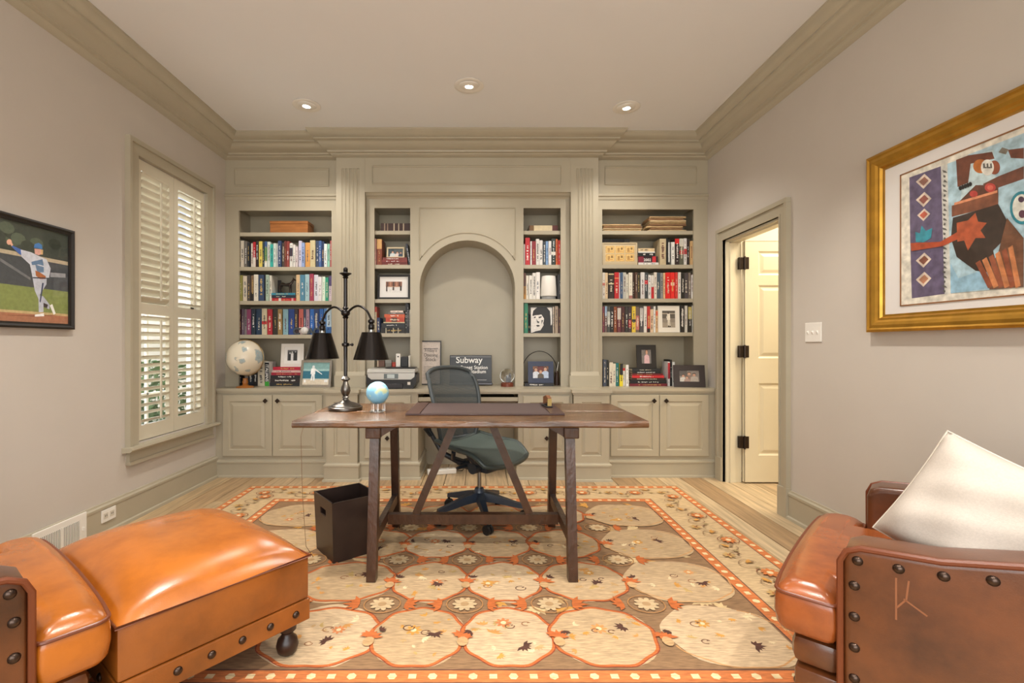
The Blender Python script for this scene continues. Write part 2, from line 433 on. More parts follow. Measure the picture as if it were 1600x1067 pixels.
struct('trim_3', bm, M_door, 'cream door jamb and stop')
def raised_panel(bm, x0, x1, z0, z1, y, steps):
    """concentric rings on a face looking towards -Y: steps of (inset, y offset)"""
    rings = []
    for ins, dy in steps:
        rings.append([bm.verts.new(p) for p in ((x0 + ins, y + dy, z0 + ins), (x1 - ins, y + dy, z0 + ins), (x1 - ins, y + dy, z1 - ins), (x0 + ins, y + dy, z1 - ins))])
    for a, b in zip(rings, rings[1:]):
        for i in range(4):
            j = (i + 1) % 4
            bm.faces.new((a[i], a[j], b[j], b[i]))
    bm.faces.new(rings[-1])
door = thing('door_1', 'cream six-panel door standing open into the hall', 'door'); door['kind'] = 'structure'; del door['category']
dx0, dx1, dyf, dth = XR + 0.135, XR + 0.135 + 0.76, 4.045, 0.036
bm = bmesh.new()
zz = [0.012, 0.235, 0.84, 1.05, 1.66, 1.745, 1.945, 2.03]; xx = [dx0, dx0 + 0.115, dx0 + 0.33, dx0 + 0.43, dx0 + 0.645, dx1]
for i in range(5):
    for j in range(7):
        a = (xx[i], xx[i + 1], zz[j], zz[j + 1])
        if i in (1, 3) and j in (1, 3, 5):
            raised_panel(bm, *a, dyf, ((0, 0), (0.012, 0.009), (0.02, 0.01), (0.045, 0.002)))
        else:
            bm.faces.new([bm.verts.new(p) for p in ((a[0], dyf, a[2]), (a[1], dyf, a[2]), (a[1], dyf, a[3]), (a[0], dyf, a[3]))])
bmesh.ops.remove_doubles(bm, verts=bm.verts, dist=1e-5)
add_box(bm, dx0, dx1, dyf + 0.011, dyf + dth, 0.012, 2.03)
for b in ((dx0, dx0 + 0.004, dyf, dyf + 0.012, 0.012, 2.03), (dx1 - 0.004, dx1, dyf, dyf + 0.012, 0.012, 2.03), (dx0, dx1, dyf, dyf + 0.012, 2.026, 2.03)): add_box(bm, *b)
obj('door_slab', bm, M_door, door)
for z in (0.345, 1.105, 1.845):
    bm = box_bm(XR + 0.09, XR + 0.132, dyf - 0.004, dyf + 0.03, z - 0.05, z + 0.05, bevel=0.004); add_lathe(bm, [(0.008, -0.055), (0.008, 0.055)], (XR + 0.133, dyf - 0.008, z), 8)
    add_box(bm, XR + 0.134, XR + 0.17, dyf - 0.004, dyf + 0.002, z - 0.05, z + 0.05)
    obj('hinge', bm, M_dark, door)
bm = bmesh.new(); add_lathe(bm, [(0.01, 0), (0.012, 0.03), (0.028, 0.04), (0.03, 0.055), (0.018, 0.068)], (0, 0, 0), 14, Matrix.Rotation(math.pi / 2, 4, 'X'))
obj('door_knob', bm, M_dark, door, True, loc=(dx1 - 0.065, dyf, 0.95))

# ------------------------------------------------------------------ switches, outlet, vent
sw = thing('light_switch', 'white three-toggle switch plate on the right wall', 'switch')
obj('plate', box_bm(XR - 0.006, XR - 0.0005, 2.94, 3.085, 1.18, 1.30, bevel=0.002), M_white, sw)
for yy in (2.97, 3.0125, 3.055):
    bm = bmesh.new(); add_prism(bm, [(XR - 0.016, 1.244), (XR - 0.005, 1.25), (XR - 0.005, 1.23), (XR - 0.008, 1.23)], 'y', yy - 0.004, yy + 0.004); obj('toggle', bm, M_white, sw)
ou = thing('wall_outlet', 'ivory duplex power outlet set in the left baseboard', 'outlet')
obj('plate', box_bm(XL + 0.0205, XL + 0.027, 2.935, 3.05, 0.075, 0.15, bevel=0.002), M_white, ou)
for yy in (2.967, 3.017):
    o = obj('socket', box_bm(XL + 0.027, XL + 0.0285, yy - 0.017, yy + 0.017, 0.095, 0.13, bevel=0.0005), mat('ivory', '#cfc8b8', 0.4), ou)
    bm = bmesh.new()
    for q in (-0.006, 0.006): add_box(bm, XL + 0.0285, XL + 0.029, yy + q - 0.0015, yy + q + 0.0015, 0.108, 0.12)
    obj('slot', bm, M_black, o)
ve = thing('floor_vent', 'white metal air vent with louvres in the left baseboard', 'vent')
obj('plate', box_bm(XL + 0.0205, XL + 0.03, 2.48, 2.82, 0.012, 0.19, bevel=0.003), M_white, ve)
obj('opening', box_bm(XL + 0.0295, XL + 0.0305, 2.52, 2.77, 0.045, 0.155), mat('vent_dark', '#55524c', 0.6), ve)
for i in range(24):
    yy = 2.527 + i * 0.0103
    if i == 12: obj('divider', box_bm(XL + 0.03, XL + 0.033, yy - 0.006, yy + 0.006, 0.04, 0.16), M_white, ve)
    else: obj('louvre', box_bm(XL + 0.03, XL + 0.0335, yy - 0.0022, yy + 0.0022, 0.045, 0.155), M_white, ve)
obj('lever', box_bm(XL + 0.03, XL + 0.045, 2.786, 2.792, 0.09, 0.11), M_white, ve)

# ------------------------------------------------------------------ recessed lights
def downlight(loc, label, target, energy, ang=105):
    t = thing('recessed_light', label, 'ceiling light', loc, group='recessed ceiling lights')
    bm = bmesh.new(); add_lathe(bm, [(0.075, 0.0), (0.104, -0.001), (0.106, -0.005), (0.1, -0.008), (0.078, -0.006)], (0, 0, 0), 32); obj('trim_ring', bm, M_white, t, True)
    d = (Vector(target) - Vector(loc)).normalized(); R = d.to_track_quat('-Z', 'Y').to_matrix().to_4x4()
    bm = bmesh.new(); add_lathe(bm, [(0.03, -0.012), (0.05, -0.016), (0.075, -0.004), (0.076, 0.0)], (0, 0, 0.0), 24, R); obj('eyeball', bm, M_white, t, True)
    bm = bmesh.new(); add_lathe(bm, [(0.027, -0.0135), (0.012, -0.0165), (0.002, -0.017)], (0, 0, 0), 16, R)
    obj('lamp', bm, mat('lamp_glow', '#ffffff', 0.5, emit=((1.0, 0.93, 0.82), 25)), t, True)
    spot_light('downlight_beam', Vector(loc) + d * 0.05, target, energy, ang, 0.75)
zc = H - 0.0005
downlight((-0.074, 3.477, zc), 'lit recessed eyeball ceiling light nearest the middle of the room', (-0.1, 3.9, 0.0), 34, 120)
downlight((-1.346, 3.765, zc), 'recessed eyeball ceiling light near the window side', (-1.6, 4.0, 0.0), 34, 120)
downlight((1.156, 3.795, zc), 'recessed eyeball ceiling light near the doorway side', (1.35, 4.0, 0.0), 34, 120)
for i, (lx, ly) in enumerate(((-1.5, 0.7), (1.45, 0.5), (0.0, 0.6), (-1.3, 2.2), (1.2, 2.2))):
    downlight((lx, ly, zc), ('recessed light above the ottoman, behind the view', 'recessed light above the right armchair, behind the view', 'recessed light above the viewer, before the desk', 'added unseen recessed light over the rug, window side', 'added unseen recessed light over the rug, door side')[i], (lx * 0.9, ly + 0.2, 0), 85, 100)  # last two are out of view, added to brighten the room from above

# ------------------------------------------------------------------ built-in bookcases
ZC = 0.78; CT_TH = 0.042
SIDE_Y, PIL_Y, CEN_Y = 4.25, 4.115, 4.175
# continuous worktop
bm = bmesh.new()
out = [(XL, 4.76), (XL, 4.225), (-1.325, 4.225), (-1.325, 4.09), (-1.02, 4.09), (-1.02, 4.15), (0.785, 4.15), (0.785, 4.09), (1.125, 4.09), (1.125, 4.225), (XR, 4.225), (XR, 4.76)]
add_prism(bm, out, 'z', ZC - 0.026, ZC)
ins = [(XL, 4.76), (XL, 4.235), (-1.315, 4.235), (-1.315, 4.102), (-1.03, 4.102), (-1.03, 4.162), (0.795, 4.162), (0.795, 4.102), (1.115, 4.102), (1.115, 4.235), (XR, 4.235), (XR, 4.76)]
add_prism(bm, ins, 'z', ZC - CT_TH, ZC - 0.026)
tag(obj('worktop', bm, M_trim), 'long painted worktop running under all the bookcases', 'worktop')

def base_profile_sweep(bm, path):
    sweep(bm, path, [(0, 0.155), (0.006, 0.155), (0.008, 0.147), (0.02, 0.14), (0.02, 0.125), (0.014, 0.122), (0.014, 0.02), (0.026, 0.016), (0.028, 0), (0, 0)])
def cab_door(parent, x0, x1, z0, z1, y, knob=None):
    bm = bmesh.new()
    raised_panel(bm, x0, x1, z0, z1, y, ((0, 0.018), (0, 0.004), (0.004, 0), (0.056, 0), (0.062, 0.009), (0.07, 0.009), (0.095, 0.001)))
    d = obj('door', bm, M_trim, parent)
    if knob:
        bm = bmesh.new(); m = Matrix.Translation((knob[0], y - 0.02, knob[1])) @ Matrix.Rotation(math.pi / 4, 4, 'Y')
        bmesh.ops.create_cube(bm, size=1, matrix=m @ Matrix.Diagonal((0.03, 0.01, 0.03, 1)))
        bmesh.ops.create_cube(bm, size=1, matrix=Matrix.Translation((knob[0], y - 0.008, knob[1])) @ Matrix.Diagonal((0.012, 0.018, 0.012, 1)))
        obj('knob', bm, M_dark, d)
def base_cabinet(label, x0, x1, yf, doors, path):
    t = thing('base_cabinet', label, 'cabinet', ((x0 + x1) / 2, yf, 0)); off = Vector(t.location)
    bm = box_bm(x0, x1, yf, 4.75, 0.0, ZC - CT_TH); body = obj('body', bm, M_trim, t)
    bm = bmesh.new(); base_profile_sweep(bm, path); obj('plinth_moulding', bm, M_trim, t)
    for d in doors: cab_door(t, *d)
    for c in t.children: c.matrix_parent_inverse = Matrix.Translation(-off)
    for c in t.children:
        pass
    return t
base_cabinet('painted base cabinet with two panelled doors by the window', XL + 0.001, -1.306, SIDE_Y,
             ((-2.251, -1.817, 0.184, 0.722, SIDE_Y - 0.018, (-1.868, 0.672)), (-1.813, -1.376, 0.184, 0.722, SIDE_Y - 0.018, (-1.762, 0.672))), [(XL + 0.02, SIDE_Y), (-1.306, SIDE_Y)])
base_cabinet('painted base cabinet with two panelled doors by the doorway', 1.106, XR - 0.001, SIDE_Y,
             ((1.151, 1.576, 0.184, 0.722, SIDE_Y - 0.018, (1.525, 0.672)), (1.58, 2.012, 0.184, 0.722, SIDE_Y - 0.018, (1.631, 0.672))), [(1.106, SIDE_Y), (XR - 0.02, SIDE_Y)])
base_cabinet('single-door base cabinet left of the kneehole', -1.039, -0.53, CEN_Y,
             ((-0.988, -0.591, 0.184, 0.722, CEN_Y - 0.018, (-0.79, 0.36)),), [(-1.039, CEN_Y), (-0.53, CEN_Y), (-0.53, 4.72)])
base_cabinet('single-door base cabinet right of the kneehole', 0.335, 0.804, CEN_Y,
             ((0.377, 0.777, 0.184, 0.722, CEN_Y - 0.018, (0.577, 0.36)),), [(0.335, 4.72), (0.335, CEN_Y), (0.804, CEN_Y)])
kd = thing('kneehole_drawer', 'shallow drawer under the worktop over the kneehole', 'drawer')
obj('drawer_front', box_bm(-0.529, 0.334, CEN_Y + 0.004, CEN_Y + 0.02, 0.672, 0.708, bevel=0.003), M_trim, kd)
obj('drawer_box', box_bm(-0.51, 0.315, CEN_Y + 0.021, 4.6, 0.66, 0.70), mat('drawer_wood', '#6a5a45', 0.6), kd)
struct('kneehole_back', box_bm(-0.529, 0.334, 4.70, 4.76, 0.0, ZC - CT_TH - 0.001), M_trim, 'painted panel at the back of the kneehole')
def low_pilaster(x0, x1, label):
    t = thing('pilaster_pedestal', label, 'pedestal')
    bm = box_bm(x0 + 0.004, x1 - 0.004, PIL_Y + 0.012, 4.75, 0, ZC - CT_TH)
    obj('body', bm, M_trim, t)
    bm = bmesh.new(); raised_panel(bm, x0, x1, 0.15, ZC - CT_TH, PIL_Y, ((0, 0.014), (0, 0), (0.065, 0), (0.071, 0.009), (0.079, 0.009), (0.098, 0.001))); obj('front_panel', bm, M_trim, t)
    bm = bmesh.new(); base_profile_sweep(bm, [(x0 - 0.0, 4.3), (x0 - 0.0, PIL_Y), (x1 + 0.0, PIL_Y), (x1 + 0.0, 4.3)])
    obj('plinth_moulding', bm, M_trim, t)
low_pilaster(-1.305, -1.04, 'panelled pedestal under the window-side pilaster')
low_pilaster(0.805, 1.105, 'panelled pedestal under the door-side pilaster')

FR = H - 0.1     # carcass tops run up behind the crown
BACK = 4.73
def rail_moulding(bm, x0, x1, y, z):
    sweep(bm, [(x0, y), (x1, y)], [(0, z + 0.055), (0.012, z + 0.053), (0.02, z + 0.04), (0.02, z + 0.03), (0.01, z + 0.022), (0.006, z), (0, z)])
def bead_loop(bm, pts, r=0.006): add_tube(bm, pts, r, 6, closed=True)
SHELF_Z = {}
def side_case(label, x0, x1, ox0, ox1, otop, shelf_px, key, fp):
    t = thing('bookcase', label, 'bookcase')
    bm = bmesh.new()
    for b in ((x0, ox0, ZC, FR), (ox1, x1, ZC, FR), (ox0, ox1, otop, FR)): add_box(bm, b[0], b[1], YS, YS + 0.022, b[2], b[3])
    rail_moulding(bm, x0, x1, YS, PZ(312, YS))
    obj('face_frame', bm, M_trim, t)
    obj('side_panel', box_bm(x0, ox0 - 0.045, YS + 0.022, BACK, ZC, FR), M_trim, t)
    obj('side_panel', box_bm(ox1 + 0.045, x1, YS + 0.022, BACK, ZC, FR), M_trim, t)
    obj('back_panel', box_bm(x0, x1, BACK, 4.765, ZC, FR), M_trim, t)
    obj('top_panel', box_bm(ox0 - 0.03, ox1 + 0.03, YS + 0.022, BACK, otop + 0.03, otop + 0.05), M_trim, t)
    SHELF_Z[key] = []
    for py in shelf_px:
        z = PZ(py, YS + 0.006); SHELF_Z[key].append(z)
        obj('shelf', box_bm(ox0 - 0.044, ox1 + 0.044, YS + 0.023, BACK - 0.001, z - 0.034, z), M_trim, t)
    SHELF_Z[key].append(ZC)
    bm = bmesh.new(); a, b, c, d = fp
    z0, z1 = PZ(d, YS), PZ(c, YS); xa, xb = PXX(a, YS), PXX(b, YS)
    bead_loop(bm, [(xa, YS - 0.001, z0), (xb, YS - 0.001, z0), (xb, YS - 0.001, z1), (xa, YS - 0.001, z1)], 0.009)
    obj('frieze_panel', bm, M_trim, t)
    return t
side_case('painted built-in bookcase beside the window', XL + 0.001, PLX0 - 0.001, -2.196, -1.349, PZ(329, YS), (362.5, 416.5, 469.8, 522.8), 'L', (367, 514, 264, 290))
side_case('painted built-in bookcase beside the doorway', PRX1 + 0.001, XR - 0.001, 1.1215, 1.957, PZ(327, YS), (359.8, 413, 466.2, 519.2), 'R', (945, 1088, 261, 288))

# fluted pilasters
def pilaster(x0, x1, label):
    t = thing('fluted_pilaster', label, 'pilaster')
    w = x1 - x0; n = 5; y = YC
    pts = [(x0, 4.405), (x0, y)]
    m0 = x0 + 0.045; fw = (w - 0.09) / n
    for i in range(n):
        a = m0 + i * fw; c = a + fw / 2; r = fw * 0.36
        for k in range(7):
            th = math.pi * k / 6
            pts.append((c - r * math.cos(th), y + r * 0.75 * math.sin(th)))
    pts += [(x1, y), (x1, 4.405)]
    bm = bmesh.new(); add_prism(bm, pts, 'z', 0.92, PZ(263, y)); obj('fluted_shaft', bm, M_trim, t)
    obj('cap_block', box_bm(x0, x1, y, 4.405, PZ(263, y), FR), M_trim, t)
    bm = box_bm(x0 - 0.012, x1 + 0.012, y - 0.016, 4.405, ZC, 0.885)
    add_prism(bm, [(y - 0.016, 0.885), (y, 0.92), (4.405, 0.92), (4.405, 0.885)], 'x', x0 - 0.003, x1 + 0.003)
    obj('plinth_block', bm, M_trim, t)
    return t
pilaster(PLX0, PLX1, 'fluted painted pilaster between window-side bookcase and centre')
pilaster(PRX0, PRX1, 'fluted painted pilaster between centre and door-side bookcase')

# centre unit with two narrow bookcases and the arched niche
ce = thing('niche_bookcase', 'painted centre bookcase with arched niche and narrow shelves', 'bookcase')
NLX0, NLX1, NRX0, NRX1 = -0.958, -0.631, 0.403, 0.742
AX, AR, AZ = -0.11, 0.4355, PZ(450, YS)
otop = PZ(325, YS); ztop_c = PZ(300, YC)
X0c, X1c = PLX1 + 0.001, PRX0 - 0.001
bm = bmesh.new()
for b in ((X0c, NLX0, ZC, ztop_c), (NLX1, AX - AR, ZC, ztop_c), (AX + AR, NRX0, ZC, ztop_c), (NRX1, X1c, ZC, ztop_c), (NLX0, NLX1, otop, ztop_c), (NRX0, NRX1, otop, ztop_c)):
    add_box(bm, b[0], b[1], YS, YS + 0.022, b[2], b[3])
NA = 32
arc = [(AX - AR * math.cos(math.pi * i / NA), AZ + AR * math.sin(math.pi * i / NA)) for i in range(NA + 1)]
for i in range(NA):
    (xa, za), (xb, zb) = arc[i], arc[i + 1]
    add_prism(bm, [(xa, za), (xb, zb), (xb, ztop_c), (xa, ztop_c)], 'y', YS, YS + 0.022)
obj('face_frame', bm, M_trim, ce)
bm = bmesh.new()     # niche lining
pr = [(AX - AR, ZC)] + arc + [(AX + AR, ZC)]
for (xa, za), (xb, zb) in zip(pr, pr[1:]):
    dx, dz = xb - xa, zb - za; l = math.hypot(dx, dz); nx, nz = -dz / l * 0.015, dx / l * 0.015
    add_prism(bm, [(xa, za), (xb, zb), (xb + nx, zb + nz), (xa + nx, za + nz)], 'y', YS + 0.022, BACK)
obj('niche_lining', bm, M_trim, ce, True)
obj('back_panel', box_bm(X0c, X1c, BACK, 4.765, ZC, FR), M_wall if False else M_trim, ce)
for (a, b) in ((X0c, NLX0 - 0.02), (NLX1 + 0.02, AX - AR - 0.017), (AX + AR + 0.017, NRX0 - 0.02), (NRX1 + 0.02, X1c)):
    obj('side_panel', box_bm(a, b, YS + 0.022, BACK, ZC, 2.5), M_trim, ce)
for (a, b) in ((NLX0, NLX1), (NRX0, NRX1)): obj('top_panel', box_bm(a - 0.02, b + 0.02, YS + 0.022, BACK, otop + 0.02, otop + 0.04), M_trim, ce)
for key, (a, b) in (('NL', (NLX0, NLX1)), ('NR', (NRX0, NRX1))):
    SHELF_Z[key] = []
    for py in (359.8, 413.2, 467.0, 520.5):
        z = PZ(py, YS + 0.006); SHELF_Z[key].append(z)
        obj('shelf', box_bm(a - 0.019, b + 0.019, YS + 0.023, BACK - 0.001, z - 0.034, z), M_trim, ce)
    SHELF_Z[key].append(ZC)
bm = box_bm(X0c, X1c, YC, YC + 0.06, ztop_c, FR)
sweep(bm, [(X0c, YC + 0.02), (X1c, YC + 0.02)], [(0.02, ztop_c), (0.005, ztop_c - 0.004), (-0.01, ztop_c - 0.02), (-0.03, ztop_c - 0.03), (-0.045, ztop_c - 0.05), (-0.06, ztop_c - 0.055)])
obj('frieze', bm, M_trim, ce)
bm = bmesh.new(); z0, z1, xa, xb = PZ(287.5, YC), PZ(260, YC), PXX(582, YC), PXX(876, YC)
bead_loop(bm, [(xa, YC - 0.001, z0), (xb, YC - 0.001, z0), (xb, YC - 0.001, z1), (xa, YC - 0.001, z1)], 0.009); obj('frieze_panel', bm, M_trim, ce)
bm = bmesh.new()     # spandrel moulding around the arch
zt, zb_ = PZ(325, YS), PZ(407, YS); R2 = 0.505; a0 = math.asin((zb_ - AZ) / R2) if zb_ > AZ else 0
xw = AR + 0.0
a_start = math.acos(min(1, xw / R2))
loop = [(AX - xw, YS - 0.001, zt), (AX + xw, YS - 0.001, zt)]
for i in range(25):
    th = a_start + (math.pi - 2 * a_start) * i / 24
    loop.append((AX + R2 * math.cos(th), YS - 0.001, AZ + R2 * math.sin(th)))
bead_loop(bm, loop, 0.008); obj('arch_moulding', bm, M_trim, ce, True)

# ------------------------------------------------------------------ books
NAMED = {'black': '#1a1a1c', 'charcoal': '#3e3c3e', 'grey': '#85827f', 'white': '#e4e2de', 'cream': '#d4c8ae', 'tan': '#b8935e', 'brown': '#5f4030', 'maroon': '#6e2432', 'red': '#bd2024',
         'orange': '#d8763a', 'yellow': '#dcc24c', 'olive': '#85803f', 'green': '#2f8a62', 'sage green': '#9db39f', 'teal': '#2f8f92', 'pale blue': '#9cbccb', 'blue': '#2f66b4', 'navy': '#25375a', 'slate': '#49576a', 'plum': '#8a4066', 'lilac': '#c6c0d4', 'pink': '#d29a98', 'peach': '#e2c49c', 'dark brown': '#33221a', 'dark green': '#1f3a30'}
def colour_name(h):
    h = h.lstrip('#'); c = [int(h[i:i + 2], 16) for i in (0, 2, 4)]; best = None
    for n, v in NAMED.items():
        v = v.lstrip('#'); d = sum((int(v[i:i + 2], 16) - c[j]) ** 2 for j, i in enumerate((0, 2, 4)))
        if best is None or d < best[0]: best = (d, n)
    return best[1]
ORD = ['first', 'second', 'third', 'fourth', 'fifth', 'sixth', 'seventh', 'eighth', 'ninth', 'tenth', 'eleventh', 'twelfth', 'thirteenth', 'fourteenth', 'fifteenth', 'sixteenth', 'seventeenth', 'eighteenth', 'nineteenth', 'twentieth',
       'twenty-first', 'twenty-second', 'twenty-third', 'twenty-fourth', 'twenty-fifth', 'twenty-sixth', 'twenty-seventh', 'twenty-eighth', 'twenty-ninth', 'thirtieth', 'thirty-first', 'thirty-second', 'thirty-third']
rb = random.Random(21)
def bmat(h): return mat('book_' + h.lstrip('#'), h, 0.45, noise=0.1, nscale=30)
def title_colour(h):
    h = h.lstrip('#'); l = sum(int(h[i:i + 2], 16) for i in (0, 2, 4)) / 3
    return rb.choice(('#d8cfb8', '#e8e4dc', '#c8a860', '#d8d8d8')) if l < 120 else rb.choice(('#2a2a30', '#5a2a2a', '#28405a', '#3a3a3a'))
def book(w, h, d, colour, label, loc, rot=(0, 0, 0), group=None, band=None, lying=False, title=True):
    """local: spine in the plane y=0 looking to -y, x 0..w thickness, z 0..h, depth d to +y. Lying: x is the height of the book, z its thickness"""
    bm = bmesh.new(); c = 0.0025
    if not lying:
        c = min(0.0025, w * 0.15)
        add_box(bm, 0, w, 0, c, 0, h); add_box(bm, 0, c, c, d, 0, h); add_box(bm, w - c, w, c, d, 0, h)
    else:
        c = min(0.0025, h * 0.15)
        add_box(bm, 0, w, 0, c, 0, h); add_box(bm, 0, w, c, d, 0, c); add_box(bm, 0, w, c, d, h - c, h)
    o = obj('book', bm, bmat(colour), None, loc=loc, rot=rot); tag(o, label, 'book', group)
    pb = box_bm(c, w - c, c, d - 0.004, 0.003, h - 0.003) if not lying else box_bm(0.003, w - 0.003, c, d - 0.004, c, h - c)
    obj('page_block', pb, M_page, o)
    if band:      # a differently coloured stretch of the spine: (from, to, colour), 0 = foot
        for (f0, f1, bc) in band:
            q = box_bm(0.0003, w - 0.0003, -0.0006, 0.0, h * f0, h * f1) if not lying else box_bm(w * f0, w * f1, -0.0006, 0.0, 0.0003, h - 0.0003)
            obj('spine_band', q, bmat(bc), o)
    L = h if not lying else w; S = w if not lying else h
    if title and S > 0.012:
        bm = bmesh.new(); tc = title_colour(colour); a = rb.uniform(0.12, 0.3) * L; e = rb.uniform(0.6, 0.9) * L; s0, s1 = S * rb.uniform(0.22, 0.36), S * rb.uniform(0.6, 0.78)
        q = a
        while q < e:
            l = rb.uniform(0.004, 0.011)
            if rb.random() < 0.82:
                t0, t1 = s0 + rb.uniform(0, 0.15) * S, s1 - rb.uniform(0, 0.15) * S
                if not lying: add_box(bm, t0, t1, -0.0012, -0.0005, q, q + l)
                else: add_box(bm, q, q + l, -0.0012, -0.0005, t0, t1)
            q += l + rb.uniform(0.002, 0.005)
        if len(bm.verts): obj('spine_title', bm, bmat(tc), o)
        else: bm.free()
    return o
def upright_row(key, si, entries, x_of, ytop_of, where, group, start=0, y=4.44, total=None):
    z = SHELF_Z[key][si]
    n = start
    for e in entries:
        x0, x1, yt, colr = e[:4]
        X0, X1 = PXX(x_of(x0), y), PXX(x_of(x1), y)
        hgt = PZ(ytop_of(yt), y) - z
        tilt = e[4] if len(e) > 4 and not isinstance(e[4], list) else 0.0
        band = e[4] if len(e) > 4 and isinstance(e[4], list) else None
        d = rb.uniform(0.13, 0.18); yy = y + rb.uniform(-0.006, 0.012)
        book(max(0.006, X1 - X0 - 0.0012), hgt, d, colr, '%s book, %s from left %s' % (colour_name(colr), ORD[n], where), (X0 + 0.0006, yy, z + 0.0003), (0, tilt, 0), group, band)
        n += 1
    return n
def stack(entries, x_of, y_of, z, where, group, y=4.45, d=0.17):
    """entries bottom to top: (x0,x1,thickness px,colour)"""
    n = len(entries)
    for i, e in enumerate(entries):
        x0, x1, th, colr = e[:4]; band = e[4] if len(e) > 4 else None
        X0, X1 = PXX(x_of(x0), y), PXX(x_of(x1), y); t = th * y / F
        pos = 'top' if i == n - 1 else ('bottom' if i == 0 else ORD[n - 1 - i] + ' from top')
        book(X1 - X0, t - 0.0006, d + rb.uniform(-0.015, 0.01), colr, '%s book lying %s %s' % (colour_name(colr), pos, where), (X0, y + rb.uniform(-0.004, 0.008), z + 0.0003), (0, 0, 0), group, band, True)
        z += t
    return z
g = 'books on the window-side bookcase'
A = [(80, 107, 110, '#4a463e'), (108, 161, 110, '#c8bfae'), (163, 214, 118, '#6a6660'), (216, 252, 145, '#20242c'), (264, 300, 150, '#d8d0c4'), (302, 346, 130, '#b3202c', [(0, .38, '#d8d0c4')]), (348, 389, 115, '#2a2020'), (391, 445, 118, '#d8c25a'), (447, 474, 130, '#2c4048'),
     (476, 519, 118, '#3f7a4f', [(.76, 1, '#2f4f80'), (0, .24, '#dcdcd4')]), (521, 568, 125, '#cfd6cf'), (570, 616, 165, '#2fa79c'), (618, 660, 150, '#c9d3cb'), (662, 690, 155, '#b7bdb8'), (692, 745, 113, '#33456a'), (748, 792, 140, '#4a3a30'), (795, 824, 115, '#6a2f28'), (826, 872, 118, '#8a3b35'), (880, 927, 150, '#d9d6d0', [(.45, .8, '#2c3448')]), (930, 965, 178, '#d8d4ce'), (968, 1004, 205, '#cdbfc0'),
     (1010, 1060, 110, '#c8c3d6'), (1064, 1114, 145, '#8fa3cf'), (1118, 1192, 138, '#d59a55'), (1196, 1276, 103, '#c9bb92'), (1281, 1326, 110, '#3d4a63'), (1328, 1373, 110, '#3f5f96'), (1375, 1412, 120, '#26365a'), (1416, 1463, 160, '#dfe6e4'), (1465, 1505, 163, '#8fc9b4'), (1507, 1532, 108, '#b05a5a')]
upright_row('L', 1, A, lambda v: 365 + v * .1, lambda v: 365 + v * .1, 'in upper row of window-side bookcase', g)
B = [(82, 140, 100, '#8f8a4a'), (148, 212, 110, '#cfc4b0'), (215, 262, 100, '#4a4340'), (265, 313, 105, '#8a6f55', [(0, .33, '#262220')]), (320, 388, 90, '#d8d3c5'), (393, 478, 95, '#2a3f5f'), (480, 500, 95, '#15181c'), (502, 551, 92, '#9fb3a2'), (553, 588, 100, '#d6d2c4')]
n = upright_row('L', 2, B, lambda v: 365 + v * .1, lambda v: 420 + v * .1, 'in middle row of window-side bookcase', g)
B2 = [(972, 1031, 90, '#d2b48a'), (1035, 1111, 92, '#4a7f99'), (1114, 1181, 85, '#9dbdc4'), (1184, 1247, 75, '#9a3550'), (1250, 1316, 90, '#d8d6e0'), (1320, 1376, 125, '#e0dcdc'), (1380, 1430, 120, '#d8e6d4'), (1432, 1481, 135, '#2f9a78'), (1483, 1530, 110, '#d4c2ca', [(.6, 1, '#5a4a78')])]
upright_row('L', 2, B2, lambda v: 365 + v * .1, lambda v: 420 + v * .1, 'in middle row of window-side bookcase', g, n)
zst = stack([(585, 968, 4.9, '#c02430', [(.3, .4, '#e0d8d0'), (.82, .9, '#e0a0a0')]), (592, 966, 4.4, '#1a2434'), (592, 966, 3.4, '#2f7f96')], lambda v: 365 + v * .1, None, SHELF_Z['L'][2], 'of stack under bronze animal, window-side bookcase', g)
bk = book(0.012, 0.135, 0.105, '#1c1a1a', 'black book standing behind the bronze animal figure', (-2.238 + 0.0, 4.62, zst), (0, 0, math.radians(90)), g)
bk.location = (PXX(365 + 60.0, 4.6), 4.6, zst + 0.0005); bk.rotation_euler = (0, 0, math.radians(-90)); bk.location.x = -1.99
Cc = [(82, 119, 90, '#4a2430'), (122, 155, 85, '#7a6a7a'), (158, 200, 88, '#8a7f80'), (203, 269, 90, '#8f4468'), (275, 341, 88, '#22303f'), (346, 436, 85, '#243a55'), (440, 520, 80, '#cfc3a5', [(.4, .52, '#b83030')]), (523, 600, 90, '#b02030'), (605, 686, 85, '#2a241c'), (690, 757, 90, '#9a7c4a'), (765, 847, 88, '#86adb8'), (860, 951, 90, '#1f3f85'), (955, 1010, 90, '#3a2a30'), (1015, 1086, 88, '#c4645a', [(0, .3, '#c8b0a8')]),
      (1090, 1126, 90, '#3a4460'), (1128, 1181, 90, '#a88698'), (1188, 1251, 85, '#2b6cc0'), (1255, 1336, 88, '#263a6a'), (1340, 1401, 85, '#2a66b5'), (1405, 1455, 80, '#5a8fc8'), (1458, 1530, 75, '#bcd0dc', [(0, .3, '#3a6aa8')])]
upright_row('L', 3, Cc, lambda v: 365 + v * .1, lambda v: 474 + v * .1, 'in lower row of window-side bookcase', g, y=4.50)
